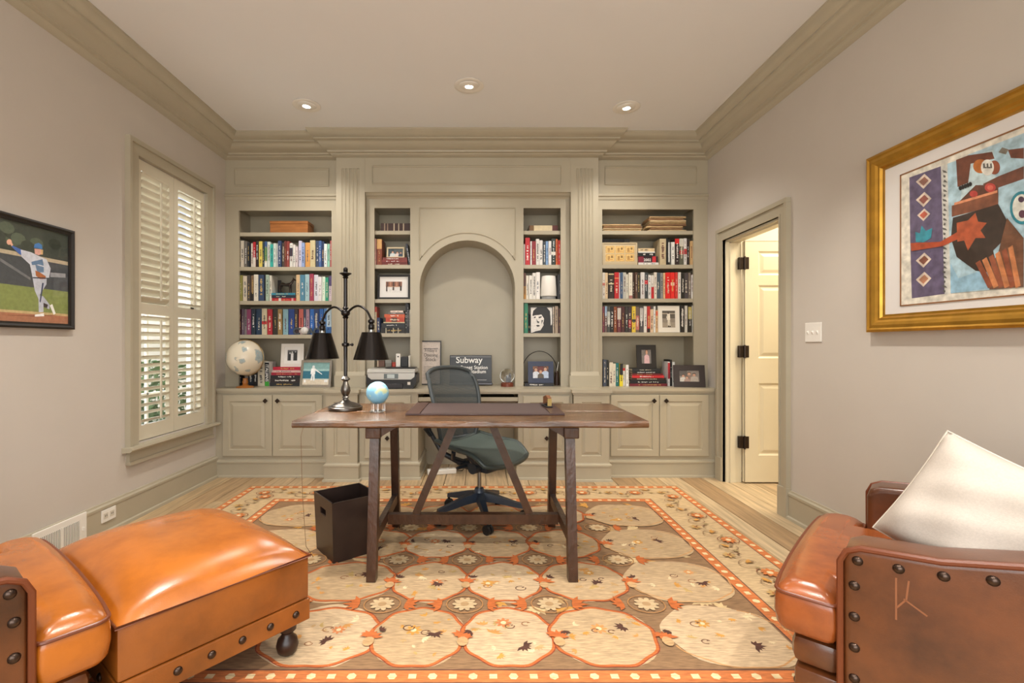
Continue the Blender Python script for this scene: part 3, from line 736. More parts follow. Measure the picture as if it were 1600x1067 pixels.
# bottom bay of the window-side bookcase (stands on the worktop)
xo, yo = (lambda v: 340 + v * .125), (lambda v: 525 + v * .125)
upright_row('L', 4, [(255, 300, 470, '#2a2624'), (340, 376, 490, '#8c8c90'), (380, 440, 430, '#1f2836'), (442, 496, 430, '#191a1e'), (500, 588, 312, '#c9bfaa'), (592, 648, 322, '#dcd8d0', [(.0, .18, '#3fa03a'), (.18, .97, '#22262a')])], xo, yo, 'on worktop of window-side bookcase', g, y=4.47)
zst2 = stack([(652, 1040, 5.6, '#22242a'), (660, 1040, 6.4, '#2b2022'), (660, 1040, 5.2, '#1d1b20'), (667, 1042, 4.3, '#a8203a'), (682, 1036, 3.6, '#d8b0ac'), (692, 1032, 5.0, '#b8203c')], xo, None, ZC, 'of stack under white wedding frame', g, y=4.44, d=0.16)
text_it = thing  # (lettering helper uses text_mesh below)
g = 'books on the door-side bookcase'
xr = lambda v: 935 + v * .1
R2a = [(1064, 1084, 470, '#1a1a1c'), (1086, 1112, 498, '#202022', [(.1, .9, '#c8c8c4')]), (1140, 1194, 530, '#dcdad4'), (1197, 1264, 478, '#2e2022', [(.8, 1, '#d02020')]), (1267, 1334, 475, '#5a5a4c', [(.4, .55, '#a83030'), (.7, 1, '#c8c4b8')]), (1337, 1382, 472, '#d8d4d0', [(.4, .6, '#c04040')]), (1385, 1428, 480, '#2e2420'), (1431, 1480, 515, '#c2a070')]
bigbook_n = upright_row('R', 1, [(962, 1060, 478, '#bfae8c')] + R2a, xr, lambda v: 325 + v * .1, 'in upper row of door-side bookcase', g)
stack([(622, 940, 3.9, '#d8d6d0'), (622, 930, 9.8, '#2c1c22', [(.0, .28, '#7a2034'), (.72, .9, '#c02a34')]), (622, 884, 5.2, '#1c1e22'), (622, 882, 2.0, '#d8d8d4'), (622, 880, 5.4, '#cbb48c')], xr, None, SHELF_Z['R'][1], 'of stack beside the six-cell frame', g, y=4.45)
R3 = [(66, 109, 105, '#d6d0c4', [(.5, .6, '#d08070')]), (111, 152, 108, '#e0c49a'), (156, 246, 110, '#2f2018', [(.92, .96, '#d0c090'), (.55, .6, '#d0c090')]), (249, 319, 105, '#b81f24', [(.76, .79, '#e0a060')]), (322, 341, 110, '#c0b8c4'), (343, 382, 105, '#3f5878'), (385, 435, 105, '#b9b9b0'), (438, 470, 135, '#d8d2c0'), (473, 530, 110, '#ddd8c8', [(0, .12, '#a87068')]), (533, 569, 105, '#3f2a20'), (571, 608, 105, '#55382a'), (611, 656, 108, '#2c2c22'), (660, 722, 105, '#d5d2d0'),
      (725, 778, 105, '#343c40', [(.55, .7, '#c83038')]), (781, 820, 145, '#e0deda'), (823, 865, 150, '#d8d4cc', [(0, .5, '#c02028')]), (868, 911, 105, '#d9d2c4'), (915, 971, 108, '#44525e'), (975, 1015, 110, '#8c8c8a'), (1018, 1045, 110, '#e2b98c'), (1050, 1130, 105, '#d81818'), (1133, 1195, 105, '#e02420', [(.5, .62, '#e8c0b0')]), (1197, 1238, 105, '#c83a34'), (1241, 1285, 105, '#ddd8d0'), (1290, 1345, 110, '#1e1c1a'), (1350, 1405, 110, '#4f484c'), (1408, 1442, 110, '#7d7166'), (1449, 1474, 145, '#dcd8d4'), (1476, 1491, 130, '#cfa8ac')]
upright_row('R', 2, R3, xr, lambda v: 415 + v * .1, 'in middle row of door-side bookcase', g)
R4 = [(66, 97, 110, '#7a3a48'), (100, 134, 105, '#75605c', [(.62, 1, '#9ab4d0')]), (140, 190, 105, '#4a4c48', [(.3, .8, '#b8b8b0')]), (193, 240, 110, '#1e1c1e'), (245, 293, 110, '#8a4a28'), (298, 356, 110, '#6a3038', [(.5, .95, '#c8c0b8')]), (361, 415, 110, '#4a2424'), (420, 470, 110, '#34302c'), (473, 522, 115, '#3f3034', [(.2, .5, '#a02438')]), (527, 585, 105, '#e0c040', [(.4, .5, '#3a3020')]), (588, 645, 110, '#6a5a50', [(.1, .65, '#b87068')]), (650, 705, 112, '#4a4648', [(.45, .95, '#b8b4b0')]), (710, 757, 105, '#dad4cc'), (760, 808, 105, '#b8302c', [(0, .15, '#201818')]), (812, 865, 150, '#d9c0a0'), (868, 897, 105, '#dcdcd8'), (899, 940, 165, '#cfa878', [(.75, .95, '#d06040')])]
n = upright_row('R', 3, R4, xr, lambda v: 468 + v * .1, 'in lower row of door-side bookcase', g)
upright_row('R', 3, [(1277, 1345, 95, '#221e1c'), (1349, 1399, 95, '#ddd8cc'), (1402, 1457, 95, '#2a241c', [(.5, .95, '#b8a860')]), (1464, 1491, 95, '#e2dfd8')], xr, lambda v: 468 + v * .1, 'in lower row of door-side bookcase', g, n)
xb, yb = (lambda v: 930 + v * .11875), (lambda v: 524 + v * .11875)
n = upright_row('R', 4, [(103, 147, 320, '#3f4656'), (149, 181, 325, '#1c1e1c'), (184, 232, 355, '#d9d0bc'), (234, 270, 370, '#d6ccb8'), (272, 316, 365, '#1f6f6f'), (319, 364, 372, '#e0cc2c', [(.5, 1, '#1c1c1c')]), (367, 399, 430, '#d8d4d0', [(.85, 1, '#c03030')]), (402, 440, 388, '#e2e0dc')], xb, yb, 'on worktop of door-side bookcase', g, y=4.44)
zst3 = stack([(455, 950, 4.2, '#6a1c28'), (460, 940, 5.3, '#17161a'), (480, 935, 3.6, '#3a2620'), (485, 905, 4.0, '#c42a30'), (485, 890, 2.8, '#6a1a20'), (490, 870, 3.6, '#1a1c1e'), (488, 868, 4.2, '#222426')], xb, None, ZC, 'of stack under dark portrait frame', g, y=4.44, d=0.16)
n = upright_row('R', 4, [(955, 985, 345, '#d8d2d0', [(.3, .95, '#b8303a')]), (988, 1012, 320, '#1c1a1c'), (1015, 1048, 350, '#dcdcd8')], xb, yb, 'on worktop of door-side bookcase', g, n, y=4.45)
book(0.13, 0.02, 0.15, '#b8935e', 'tan book lying behind the dark family photo frame', (1.815, 4.50, ZC + 0.13), group=g, lying=True)
book(0.14, 0.13, 0.17, '#8a8378', 'thick grey volume lying low behind dark family photo frame', (1.81, 4.50, ZC + 0.0003), group=g, lying=True, title=False)
book(0.1, 0.018, 0.14, '#e2dcd0', 'white book lying topmost behind the dark family photo frame', (1.835, 4.505, ZC + 0.1505), group=g, lying=True)
g = 'books on the narrow left shelves'
xn, yn, yn2 = (lambda v: 575 + v * .1031), (lambda v: 320 + v * .1031), (lambda v: 420 + v * .1031)
n = upright_row('NL', 1, [(92, 126, 515, '#b88a80'), (130, 208, 518, '#7c3a22', [(.62, 1, '#c89a60')])], xn, yn, 'on second shelf left of niche', g)
zs_a = stack([(212, 598, 3.9, '#6e2a24'), (212, 595, 4.5, '#7a2e28'), (218, 590, 3.8, '#74302a')], xn, None, SHELF_Z['NL'][1], 'of three red volumes left of niche', g, y=4.45)
book(0.018, 0.2, 0.15, '#2f343e', 'dark book leaning by the red volumes left of niche', (PXX(xn(565), 4.46), 4.46, SHELF_Z['NL'][1] + 0.0005), (0, math.radians(-9), 0), g)
bk = [c for c in COL.objects if c.get('label') == 'dark book leaning by the red volumes left of niche'][0]; bk.location.x = PXX(xn(618), 4.46)
upright_row('NL', 3, [(84, 134, 575, '#a83a28', [(.0, .8, '#b8a888')]), (138, 182, 740, '#26365c')], xn, yn2, 'on fourth shelf left of niche', g)
zs_b = stack([(190, 560, 8.6, '#1e1a18', [(.2, .24, '#b0a890'), (.5, .54, '#b0a890'), (.7, .74, '#b0a890')]), (200, 560, 7.4, '#24262a'), (235, 558, 1.7, '#d8c8a0'), (268, 552, 7.0, '#b8442c', [(.3, .6, '#5a3028')]), (246, 558, 5.2, '#c85a34'), (300, 550, 2.6, '#6a6460'), (338, 532, 3.0, '#dcc8bc')], xn, None, SHELF_Z['NL'][3], 'of tall stack left of niche', g, y=4.45)
upright_row('NL', 3, [(566, 592, 520, '#181a1c'), (594, 616, 530, '#23262c'), (622, 650, 620, '#dcd8d0')], xn, yn2, 'on fourth shelf left of niche', g, 2)
book(0.29, 0.075, 0.2, '#3a221c', 'dark leather album with pale ornaments on top shelf left of niche', (PXX(xn(195), 4.46), 4.46, SHELF_Z['NL'][0] + 0.0003), group=g, band=[(.1, .14, '#8a7460'), (.2, .23, '#8a7460'), (.4, .44, '#b0a088'), (.55, .585, '#a89880'), (.7, .74, '#b0a088')], lying=True, title=False)
g = 'books on the narrow right shelves'
xq = lambda v: 810 + v * .1031
upright_row('NR', 1, [(82, 99, 600, '#d8ccc8'), (104, 174, 500, '#b8202a'), (180, 203, 555, '#d8d8d6'), (206, 265, 550, '#8a2530'), (268, 318, 515, '#dad6d0'), (321, 370, 535, '#e0dcd6'), (373, 412, 560, '#39424a'), (415, 452, 550, '#7a9cc4'), (455, 498, 550, '#dcdad8'), (501, 566, 510, '#26302c', [(.38, .5, '#d8d4c8')]), (570, 598, 515, '#e0703a'), (600, 636, 540, '#c02a20')], xq, yn, 'on second shelf right of niche', g)
n = upright_row('NR', 2, [(80, 115, 60, '#b8822f', [(.5, 1, '#5a3428')]), (118, 158, 100, '#dcd6c8'), (161, 212, 100, '#e0dcd4'), (215, 267, 60, '#dcd8d0'), (269, 328, 50, '#e4e0da')], xq, yn2, 'on third shelf right of niche', g)
upright_row('NR', 2, [(597, 616, 85, '#3a3a3c'), (618, 642, 80, '#1e2226')], xq, yn2, 'on third shelf right of niche', g, n)
upright_row('NR', 3, [(86, 146, 520, '#1f7a58'), (523, 546, 575, '#c8b8a4'), (556, 604, 565, '#a8927c'), (610, 645, 600, '#5a3a34')], xq, yn2, 'on fourth shelf right of niche', g)
stack([(148, 400, 4, '#8a6a50'), (148, 400, 4.4, '#1f5a5c'), (148, 400, 3.5, '#c0ac80'), (148, 400, 6, '#24242a'), (148, 400, 5, '#33302e'), (148, 400, 7, '#1f2224')], xq, None, SHELF_Z['NR'][3], 'of stack behind black-and-white face picture', g, y=4.52, d=0.13)
book(0.265, 0.055, 0.19, '#5a2a26', 'dark red volume with cream label lying on top shelf right of niche', (PXX(xq(165), 4.46), 4.46, SHELF_Z['NR'][0] + 0.0003), group=g, band=[(.02, .16, '#7a5a38'), (.16, .8, '#d8c8a4')], lying=True, title=False)
book(0.265, 0.028, 0.17, '#1c1c20', 'black book lying under the blue photo frame', (PXX(820, 4.44), 4.44, ZC + 0.0003), group=g, lying=True)

# ------------------------------------------------------------------ picture frames that stand on shelves
def stand_frame(name, label, w, h, fw, fm, polys, loc, lean=8, turn=0, matw=0.0, matc='#e4e0d8', cat='picture frame', group='photo frames on the shelves', depth=0.014, easel=True):
    """local x right, z up, looking to -y; polys in 0..1 of the picture opening"""
    t = thing(name, label, cat, loc, (math.radians(-lean), 0, math.radians(turn)), group)
    bm = bmesh.new()
    o = [(-w / 2, 0), (w / 2, 0), (w / 2, h), (-w / 2, h)]; i = [(-w / 2 + fw, fw), (w / 2 - fw, fw), (w / 2 - fw, h - fw), (-w / 2 + fw, h - fw)]
    for k in range(4):
        j = (k + 1) % 4
        add_prism(bm, [o[k], o[j], i[j], i[k]], 'y', 0, depth)
    obj('frame', bm, fm, t)
    obj('backing', box_bm(-w / 2 + 0.002, w / 2 - 0.002, depth - 0.003, depth + 0.001, 0.002, h - 0.002), M_black, t)
    x0, x1, z0, z1 = -w / 2 + fw, w / 2 - fw, fw, h - fw
    if matw:
        obj('mat_board', box_bm(x0, x1, 0.005, 0.008, z0, z1), mat('matboard_' + matc.lstrip('#'), matc, 0.8), t)
        mw = matw if isinstance(matw, tuple) else (matw, matw)
        x0 += mw[0]; x1 -= mw[0]; z0 += mw[1]; z1 -= mw[1]
    yy = 0.0046 if matw else 0.006
    pp = [([(x0 + (x1 - x0) * a, z0 + (z1 - z0) * b) for a, b in pts], c) for pts, c in polys]
    flat('photo', pp, t, (0, yy, 0), step=0.00008)
    if easel:
        bm = bmesh.new(); add_bar(bm, (0, depth, h * 0.7), (0, depth + h * 0.28, 0.004 + h * 0.03), 0.03, 0.003, up=(0, 1, 0.2)); obj('easel_leg', bm, M_black, t)
    return t
BG = lambda c: (rect(0, 1, 0, 1), c)
def person_polys(cx, z0, s, shirt, skin='#c89a80', hair='#4a3426', trousers=None):
    out = [([(cx - .16 * s, z0), (cx + .16 * s, z0), (cx + .14 * s, z0 + .3 * s), (cx + .06 * s, z0 + .37 * s), (cx - .06 * s, z0 + .37 * s), (cx - .14 * s, z0 + .3 * s)], shirt),
           (ell(cx, z0 + .49 * s, .075 * s, .12 * s, 14), hair), (ell(cx, z0 + .46 * s, .06 * s, .095 * s, 14), skin)]
    return out
M_silver = mat('silver_frame', '#b8b4ac', 0.25, metal=0.9)
M_frblk = mat('black_frame', '#1f1b19', 0.4)
M_frwht = mat('white_frame', '#dcd8d0', 0.5)
M_frblue = mat('navy_frame', '#1f2a48', 0.4)
yb_ = 4.40
stand_frame('photo_frame', 'white frame with black-and-white wedding photo on red book stack', 0.205, 0.215, 0.03, M_frwht,
            [BG('#4a4a4c'), (rect(.55, 1, 0, 1), '#2a2a2c'), (rect(.1, .35, 0, .62), '#1c1c1e'), (rect(.35, .6, 0, .68), '#d8d8d8'), (ell(.25, .7, .08, .09), '#b8b8b8'), (ell(.48, .76, .08, .09), '#c0c0c0'), (rect(.7, .9, 0, .75), '#18181a'), (ell(.8, .84, .07, .08), '#a8a8a8'), (rect(0, 1, .88, 1), '#6a6a6c')],
            (PXX(455, 4.46), 4.475, zst2 + 0.0005), 7, 4, (0.028, 0.028), '#e4e2de')
stand_frame('photo_frame', 'silver frame with photo of a batter, leaning at the lamp', 0.29, 0.245, 0.022, M_silver,
            [BG('#2f6f86'), (rect(0, 1, .7, 1), '#7fa8a8'), (rect(0, 1, .62, .72), '#9fc4c4'), (rect(0, 1, 0, .26), '#d8ccb8'), (rect(0, 1, .24, .28), '#b8c8c0'), ([(.3, .2), (.36, .2), (.38, .5), (.33, .52)], '#eef0f2'), ([(.4, .18), (.46, .2), (.44, .5), (.37, .52)], '#e8ecee'), ([(.28, .48), (.46, .48), (.46, .74), (.3, .74)], '#f4f6f6'), (ell(.38, .8, .05, .07), '#e0e4e6'), ([(.44, .66), (.72, .46), (.73, .49), (.46, .72)], '#e8ecee'), (rect(.05, .12, .1, .22), '#f0f0f0'), (rect(.82, .95, .12, .24), '#e8e8e8')],
            (PXX(492, 4.33), 4.33, ZC + 0.001), 10, -6)
zk = SHELF_Z['NL'][1]
stand_frame('photo_frame', 'cream frame with family snapshot standing on three red volumes', 0.165, 0.105, 0.014, mat('cream_frame', '#c8b898', 0.4),
            [BG('#50585c'), (rect(0, .4, 0, 1), '#3a4a50')] + person_polys(.3, 0, 1.2, '#c8d0d0') + person_polys(.62, 0, 1.1, '#d8c8c0') + person_polys(.85, 0, 1.0, '#384858'), (PXX(xn(412), 4.48), 4.49, zs_a + 0.0005), 8)
stand_frame('photo_frame', 'black frame with wide white mat on third shelf left of niche', 0.302, 0.232, 0.02, M_frblk,
            [BG('#d8d4d0'), (rect(0, 1, .5, 1), '#8a5a44'), (rect(0, 1, .5, .58), '#b08a70')] + [(rect(a, a + .1, .55, .98), c) for a, c in ((.05, '#5a4038'), (.24, '#a87860'), (.43, '#4a3830'), (.62, '#b08068'), (.8, '#5a3a30'))] + [(rect(.02, .1, .1, .6), '#3a302c'), (rect(.42, .52, .2, .5), '#4a3c38'), (rect(.88, .98, .15, .6), '#302824')],
            (PXX(614.5, 4.45), 4.47, SHELF_Z['NL'][2] + 0.001), 4, 0, (0.056, 0.045), '#dedad6')
# framed six-cell print on the door-side case
cells = [BG('#c9b58e')]
for i in range(3):
    for j in range(2):
        a, b = .03 + i * .33, .04 + j * .49
        cells += [(rect(a, a + .29, b, b + .42), '#d2a862'), (rect(a + .03, a + .26, b + .04, b + .38), '#e0c07c'), (rect(a + .06, a + .14, b + .06, b + .32), '#b08850'), (rect(a + .17, a + .24, b + .2, b + .34), '#8a6a40'), (rect(a + .1, a + .24, b + .08, b + .14), '#c89a58')]
stand_frame('framed_print', 'tan framed print of six cells on the door-side bookcase', 0.322, 0.206, 0.012, mat('tan_frame', '#b8a888', 0.5), cells, (PXX(xr(340), 4.435), 4.437, SHELF_Z['R'][1] + 0.001), 3, 0, (0.012, 0.014), '#bfae90', cat='framed print', easel=False)
bb = [(66, 105, '#2a2022'), (107, 180, '#1a1a1c'), (182, 300, '#22242a'), (302, 410, '#1c1c20'), (412, 490, '#3a3a38')]
for i, (a, b, c) in enumerate(bb):
    X0, X1 = PXX(xr(a), 4.5), PXX(xr(b), 4.5)
    book(X1 - X0 - .001, PZ(325 + 48.5, 4.5) - SHELF_Z['R'][1], 0.15, c, '%s book, %s from left behind the six-cell frame' % (colour_name(c), ORD[i]), (X0, 4.5, SHELF_Z['R'][1] + .0003), group='books on the door-side bookcase', title=False)
stand_frame('photo_frame', 'white frame with old photo of a ballplayer, door-side bookcase', 0.198, 0.243, 0.004, M_frwht,
            [BG('#8a8074'), (rect(0, 1, .55, 1), '#5a544c'), (rect(0, 1, .8, .86), '#a89c8c'), (rect(0, 1, 0, .3), '#9c9080'), ([(.42, .1), (.5, .1), (.52, .5), (.42, .5)], '#d8d0c0'), ([(.55, .08), (.63, .1), (.6, .5), (.5, .5)], '#cfc6b6'), ([(.36, .46), (.62, .46), (.6, .82), (.38, .82)], '#e4dccc'), (ell(.47, .88, .06, .07), '#4a4038'), ([(.3, .6), (.4, .78), (.42, .7), (.34, .55)], '#d8d0c0'), (rect(.44, .52, .02, .12), '#2a2622'), (rect(.55, .64, .02, .1), '#2a2622')],
            (PXX(xr(1107), 4.43), 4.432, SHELF_Z['R'][3] + 0.001), 3, 0, (0.036, 0.04), '#e2dcd0')
stand_frame('photo_frame', 'dark frame with man in pink shirt standing on book stack', 0.18, 0.218, 0.045, M_frblk, [BG('#7a7470')] + person_polys(.55, 0, 1.75, '#d8b0b4', hair='#6a4a38'),
            (PXX(xb(683), 4.47), 4.475, zst3 + 0.0005), 6)
stand_frame('photo_frame', 'dark brown frame with family group, on the worktop by the doorway', 0.27, 0.2, 0.05, mat('brown_frame', '#2e221e', 0.4), [BG('#8a8078'), (rect(0, .4, .5, 1), '#5a5450')] + person_polys(.2, 0, 1.1, '#c8c4bc') + person_polys(.5, .1, 1.3, '#8a7468') + person_polys(.75, 0, 1.3, '#b0a498', hair='#3a3028') + person_polys(.38, -.1, 1, '#a88c80'),
            (PXX(1078, 4.34), 4.34, ZC + 0.001), 10, -8)
stand_frame('photo_frame', 'navy frame with three people in a restaurant, right of niche', 0.235, 0.2, 0.045, M_frblue, [BG('#5a3830'), (rect(0, 1, .75, 1), '#8a5a3c'), (rect(.3, .7, .5, 1), '#6a2c28')] + person_polys(.2, 0, 1.5, '#d8dce4') + person_polys(.8, 0, 1.6, '#b8c8e0') + person_polys(.5, -.1, 1.3, '#5a5044', hair='#a88050'),
            (PXX(845, 4.46), 4.455, ZC + 0.029), 5)
# black-and-white stencil face on canvas
fp = [BG('#dcd8d2'), ([(.05, 0), (1, 0), (1, .3), (.93, .5), (.9, .85), (.75, 1), (.3, 1), (.12, .87), (.08, .68), (.3, .6), (.55, .55), (.6, .3), (.45, .1), (.22, .06)], '#1c1b1c'),
      ([(.1, .66), (.2, .69), (.36, .7), (.5, .72), (.62, .56), (.6, .42), (.52, .3), (.48, .18), (.36, .11), (.24, .14), (.16, .3), (.12, .45)], '#dcd8d2'),
      ([(.14, .62), (.24, .64), (.24, .6), (.15, .57)], '#1c1b1c'), ([(.36, .62), (.52, .66), (.5, .6), (.38, .57)], '#1c1b1c'), ([(.26, .56), (.3, .4), (.38, .38), (.4, .44), (.32, .46)], '#2c2b2c'), ([(.24, .29), (.32, .31), (.42, .3), (.4, .25), (.3, .24)], '#1c1b1c'), ([(.5, .5), (.58, .5), (.5, .34)], '#3c3b3c'), ([(.93, .3), (.97, .3), (.98, .55), (.93, .5)], '#dcd8d2')]
stand_frame('canvas_print', 'black-and-white stencilled face print, fourth shelf right of niche', 0.203, 0.24, 0.003, M_frblk, fp, (PXX(xq(352), 4.43), 4.432, SHELF_Z['NR'][3] + 0.001), 2, 0, cat='picture', easel=False)
# framed newspaper print in the niche
np_ = stand_frame('framed_print', 'black framed newspaper print leaning in the arched niche', 0.2, 0.42, 0.011, M_frblk, [BG('#cdbfb4'), (rect(.12, .88, .83, .845), '#4a4440')] + [(rect(.12, .12 + .76 * random.uniform(.7, 1), .4 - i * .032, .412 - i * .032), '#8f857c') for i in range(11)], (PXX(673, 4.6), 4.58, ZC + 0.001), 4, 0, cat='framed print', easel=False)
for s, z, q in (("Friday's", 0.315, 0.043), ('Opening', 0.27, 0.043), ('Stock', 0.226, 0.05)):
    text_mesh('lettering', s, q, mat('print_ink', '#4f4843', 0.7), np_, (0, 0.0035, z), align='CENTER', sx=0.9)

# ------------------------------------------------------------------ other things on shelves and worktop
bx = thing('wooden_box', 'plain orange-brown wooden box on the topmost window-side shelf', 'box', (PXX(450, 4.5), 4.47, SHELF_Z['L'][0]))
M_cedar = mat('cedar', '#9a5f2c', 0.45, noise=0.25, nscale=6, stretch=(1, 8, 8))
obj('body', box_bm(-0.155, 0.195, 0, 0.16, 0.0005, 0.088, bevel=0.003), M_cedar, bx)
obj('lid', box_bm(-0.157, 0.197, -0.002, 0.162, 0.0885, 0.115, bevel=0.003), M_cedar, bx)
# bronze animal
dg_ = thing('animal_figurine', 'small bronze hound figurine standing on stacked books', 'figurine', (PXX(447, 4.5), 4.5, zst + 0.0005))
M_bronze = mat('bronze', '#3a302a', 0.3, metal=0.7, noise=0.3, nscale=30)
bm = bmesh.new()
add_tube(bm, [(-0.05, 0, 0.078), (-0.03, 0, 0.086), (0.0, 0, 0.078), (0.03, 0, 0.08), (0.045, 0, 0.088)], [0.012, 0.017, 0.013, 0.018, 0.014], 10)
add_tube(bm, [(0.04, 0, 0.085), (0.056, 0, 0.105), (0.066, 0, 0.125), (0.074, 0, 0.13), (0.092, 0, 0.12)], [0.013, 0.01, 0.009, 0.01, 0.005], 8)
for sx, top, kn in ((-0.048, 0.075, -0.06), (-0.04, 0.075, -0.05), (0.036, 0.075, 0.038), (0.044, 0.075, 0.046)):
    s = -0.008 if sx in (-0.048, 0.036) else 0.008
    add_tube(bm, [(sx, s, top), (kn, s, 0.038), (sx - (0.006 if sx < 0 else 0), s, 0.0), (sx + 0.006, s, 0.002)], [0.009, 0.005, 0.004, 0.003], 6)
add_tube(bm, [(-0.055, 0, 0.08), (-0.068, 0, 0.06), (-0.07, 0, 0.035)], [0.005, 0.004, 0.002], 6)
obj('body', bm, M_bronze, dg_, True)
bm = bmesh.new()
for s in (-0.006, 0.006): add_tube(bm, [(0.068, s, 0.132), (0.066, s * 1.3, 0.148)], [0.004, 0.001], 6)
obj('ear', bm, M_bronze, dg_, True)
# dark metal letters with a baseball standing in for one of them
M_let = mat('dark_metal_letter', '#4a525a', 0.4, metal=0.4)
zl = SHELF_Z['L'][3]; yl = 4.455
for ch, px, q in (('C', 462.5, 0.088), ('A', 485, 0.088), ('C', 494, 0.088), ('H', 503, 0.088)):
    o = text_mesh('metal_letter', ch, q, M_let, None, (PXX(px, yl) - 0.027, yl, zl + 0.001), bold=0.003, depth=0.009)
    o['label'] = {462.5: 'dark metal letter C left of the shelf baseball', 485: 'dark metal letter A right of the shelf baseball', 494: 'dark metal letter C after the letter A', 503: 'dark metal letter H, last of the row of letters'}[px]; o['category'] = 'letter'; o['group'] = 'metal letters on the shelf'
bb_ = thing('baseball', 'white baseball between dark metal letters on lower shelf', 'ball', (PXX(476, yl), yl, zl + 0.0365))
bm = bmesh.new(); add_sphere(bm, (0, 0, 0), 0.036, 24); obj('ball', bm, mat('white_leather', '#dedbd6', 0.5), bb_, True)
bm = bmesh.new(); pts = []
for i in range(64):
    t = 2 * math.pi * i / 64; a_ = 0.44; v = Vector((math.cos(t) * (1 - a_ / 2) + 0.28 * math.cos(3 * t), math.sin(t) * (1 - a_ / 2) - 0.28 * math.sin(3 * t), 0.95 * math.sin(2 * t)))
    pts.append(v.normalized() * 0.0362)
add_tube(bm, pts, 0.0009, 5, True); obj('stitching', bm, mat('grey_stitch', '#8a8c96', 0.6), bb_)

def noise_globe(name, ocean, lands, scale, rough=0.3):
    m = bpy.data.materials.new(name); m.use_nodes = True; nt = m.node_tree; b = nt.nodes['Principled BSDF']; b.inputs['Roughness'].default_value = rough
    tc = nt.nodes.new('ShaderNodeTexCoord'); n = nt.nodes.new('ShaderNodeTexNoise'); n.inputs['Scale'].default_value = scale; n.inputs['Detail'].default_value = 5
    r = nt.nodes.new('ShaderNodeValToRGB'); nt.links.new(tc.outputs['Object'], n.inputs['Vector']); nt.links.new(n.outputs['Fac'], r.inputs[0])
    els = r.color_ramp.elements; els[0].position = 0.0; els[0].color = (*hexc(ocean), 1); els[1].position = 0.53; els[1].color = (*hexc(ocean), 1)
    for p, c in lands:
        e = els.new(p); e.color = (*hexc(c), 1)
    nt.links.new(r.outputs[0], b.inputs['Base Color'])
    return m
gl = thing('antique_globe', 'antique cream world globe on wooden stand beside the window', 'globe', (-2.083, 4.3, ZC))
GR = 0.156; GZ = PZ(559, 4.3) - ZC
bm = bmesh.new(); add_sphere(bm, (0, 0, 0), GR, 40)
obj('sphere', bm, noise_globe('antique_globe_map', '#d9cfba', ((0.545, '#9a9a90'), (0.56, '#a9b4b2'), (0.63, '#8fa0a4'), (0.68, '#c8a890'), (0.8, '#b89a80')), 9.0, 0.3), gl, True, loc=(0, 0, GZ), rot=(0.2, 0.35, 0.9))
bm = bmesh.new(); add_lathe(bm, [(0.073, 0.0), (0.075, 0.008), (0.068, 0.014), (0.03, 0.02), (0.02, 0.03), (0.026, 0.05), (0.018, 0.07), (0.022, 0.085)], (0, 0, 0.0005), 28); obj('stand', bm, mat('light_oak', '#a0642c', 0.35, noise=0.2, nscale=12), gl, True)
bm = bmesh.new(); ax = Vector((0.38, 0, 0.92)).normalized()
arcp = [Vector((-math.sin(a) * (GR + 0.006), 0, GZ + math.cos(a) * (GR + 0.006))) for a in [math.radians(-25 + 210 * i / 24) for i in range(25)]]
add_tube(bm, [(-v.x, v.y, v.z) for v in arcp], 0.003, 6); obj('meridian_arm', bm, mat('brass', '#a8905c', 0.3, metal=0.9), gl, True)
bm = bmesh.new(); add_lathe(bm, [(0.004, 0), (0.003, 0.012), (0.001, 0.016)], (-0.042, 0, GZ + GR - 0.012), 8); obj('finial', bm, MATS['brass'], gl)

# printer and the small things on it
yp = 4.165
pr_ = thing('printer', 'black and silver inkjet printer on the worktop', 'printer', (PXX(611, yp), yp, ZC))
pw = 78 * yp / F
bm = bmesh.new()
add_prism(bm, [(-pw / 2 + 0.03, 0.002), (pw / 2 - 0.03, 0.002), (pw / 2, 0.05), (pw / 2, 0.125), (-pw / 2, 0.125), (-pw / 2, 0.05)], 'y', 0.012, 0.238); obj('body', bm, M_black, pr_)
bm = bmesh.new(); add_prism(bm, [(-pw / 2 + 0.045, 0.082), (pw / 2 - 0.045, 0.082), (pw / 2 - 0.015, 0.104), (pw / 2 - 0.01, 0.138), (-pw / 2 + 0.01, 0.138), (-pw / 2 + 0.015, 0.104)], 'y', 0.0, 0.02)
fpn = obj('front_panel', bm, mat('silver_plastic', '#b9b8b2', 0.35, metal=0.3), pr_)
obj('screen', box_bm(-0.062, 0.062, -0.002, 0.0, 0.088, 0.132, bevel=0.0008), mat('screen_grey', '#5f6a6c', 0.2), fpn)
obj('screen_picture', box_bm(-0.034, 0.03, -0.0026, -0.002, 0.094, 0.126), mat('screen_pale', '#b8c4c4', 0.2), fpn)
bm = bmesh.new(); add_prism(bm, [(0.0, 0.141), (0.0, 0.15), (0.03, 0.172), (0.232, 0.176), (0.238, 0.141)], 'x', -pw / 2 + 0.008, pw / 2 - 0.012); obj('lid', bm, MATS['silver_plastic'], pr_)
obj('lid_top', box_bm(-0.06, pw / 2 - 0.02, 0.05, 0.23, 0.1765, 0.183, bevel=0.002), M_black, pr_)
obj('paper_tray', box_bm(-0.12, 0.1, -0.004, 0.012, 0.01, 0.045, bevel=0.002), mat('tray_black', '#232326', 0.3), pr_)
obj('badge', box_bm(0.14, 0.165, 0.0105, 0.012, 0.035, 0.06), M_white, pr_)
zpt = ZC + 0.1835
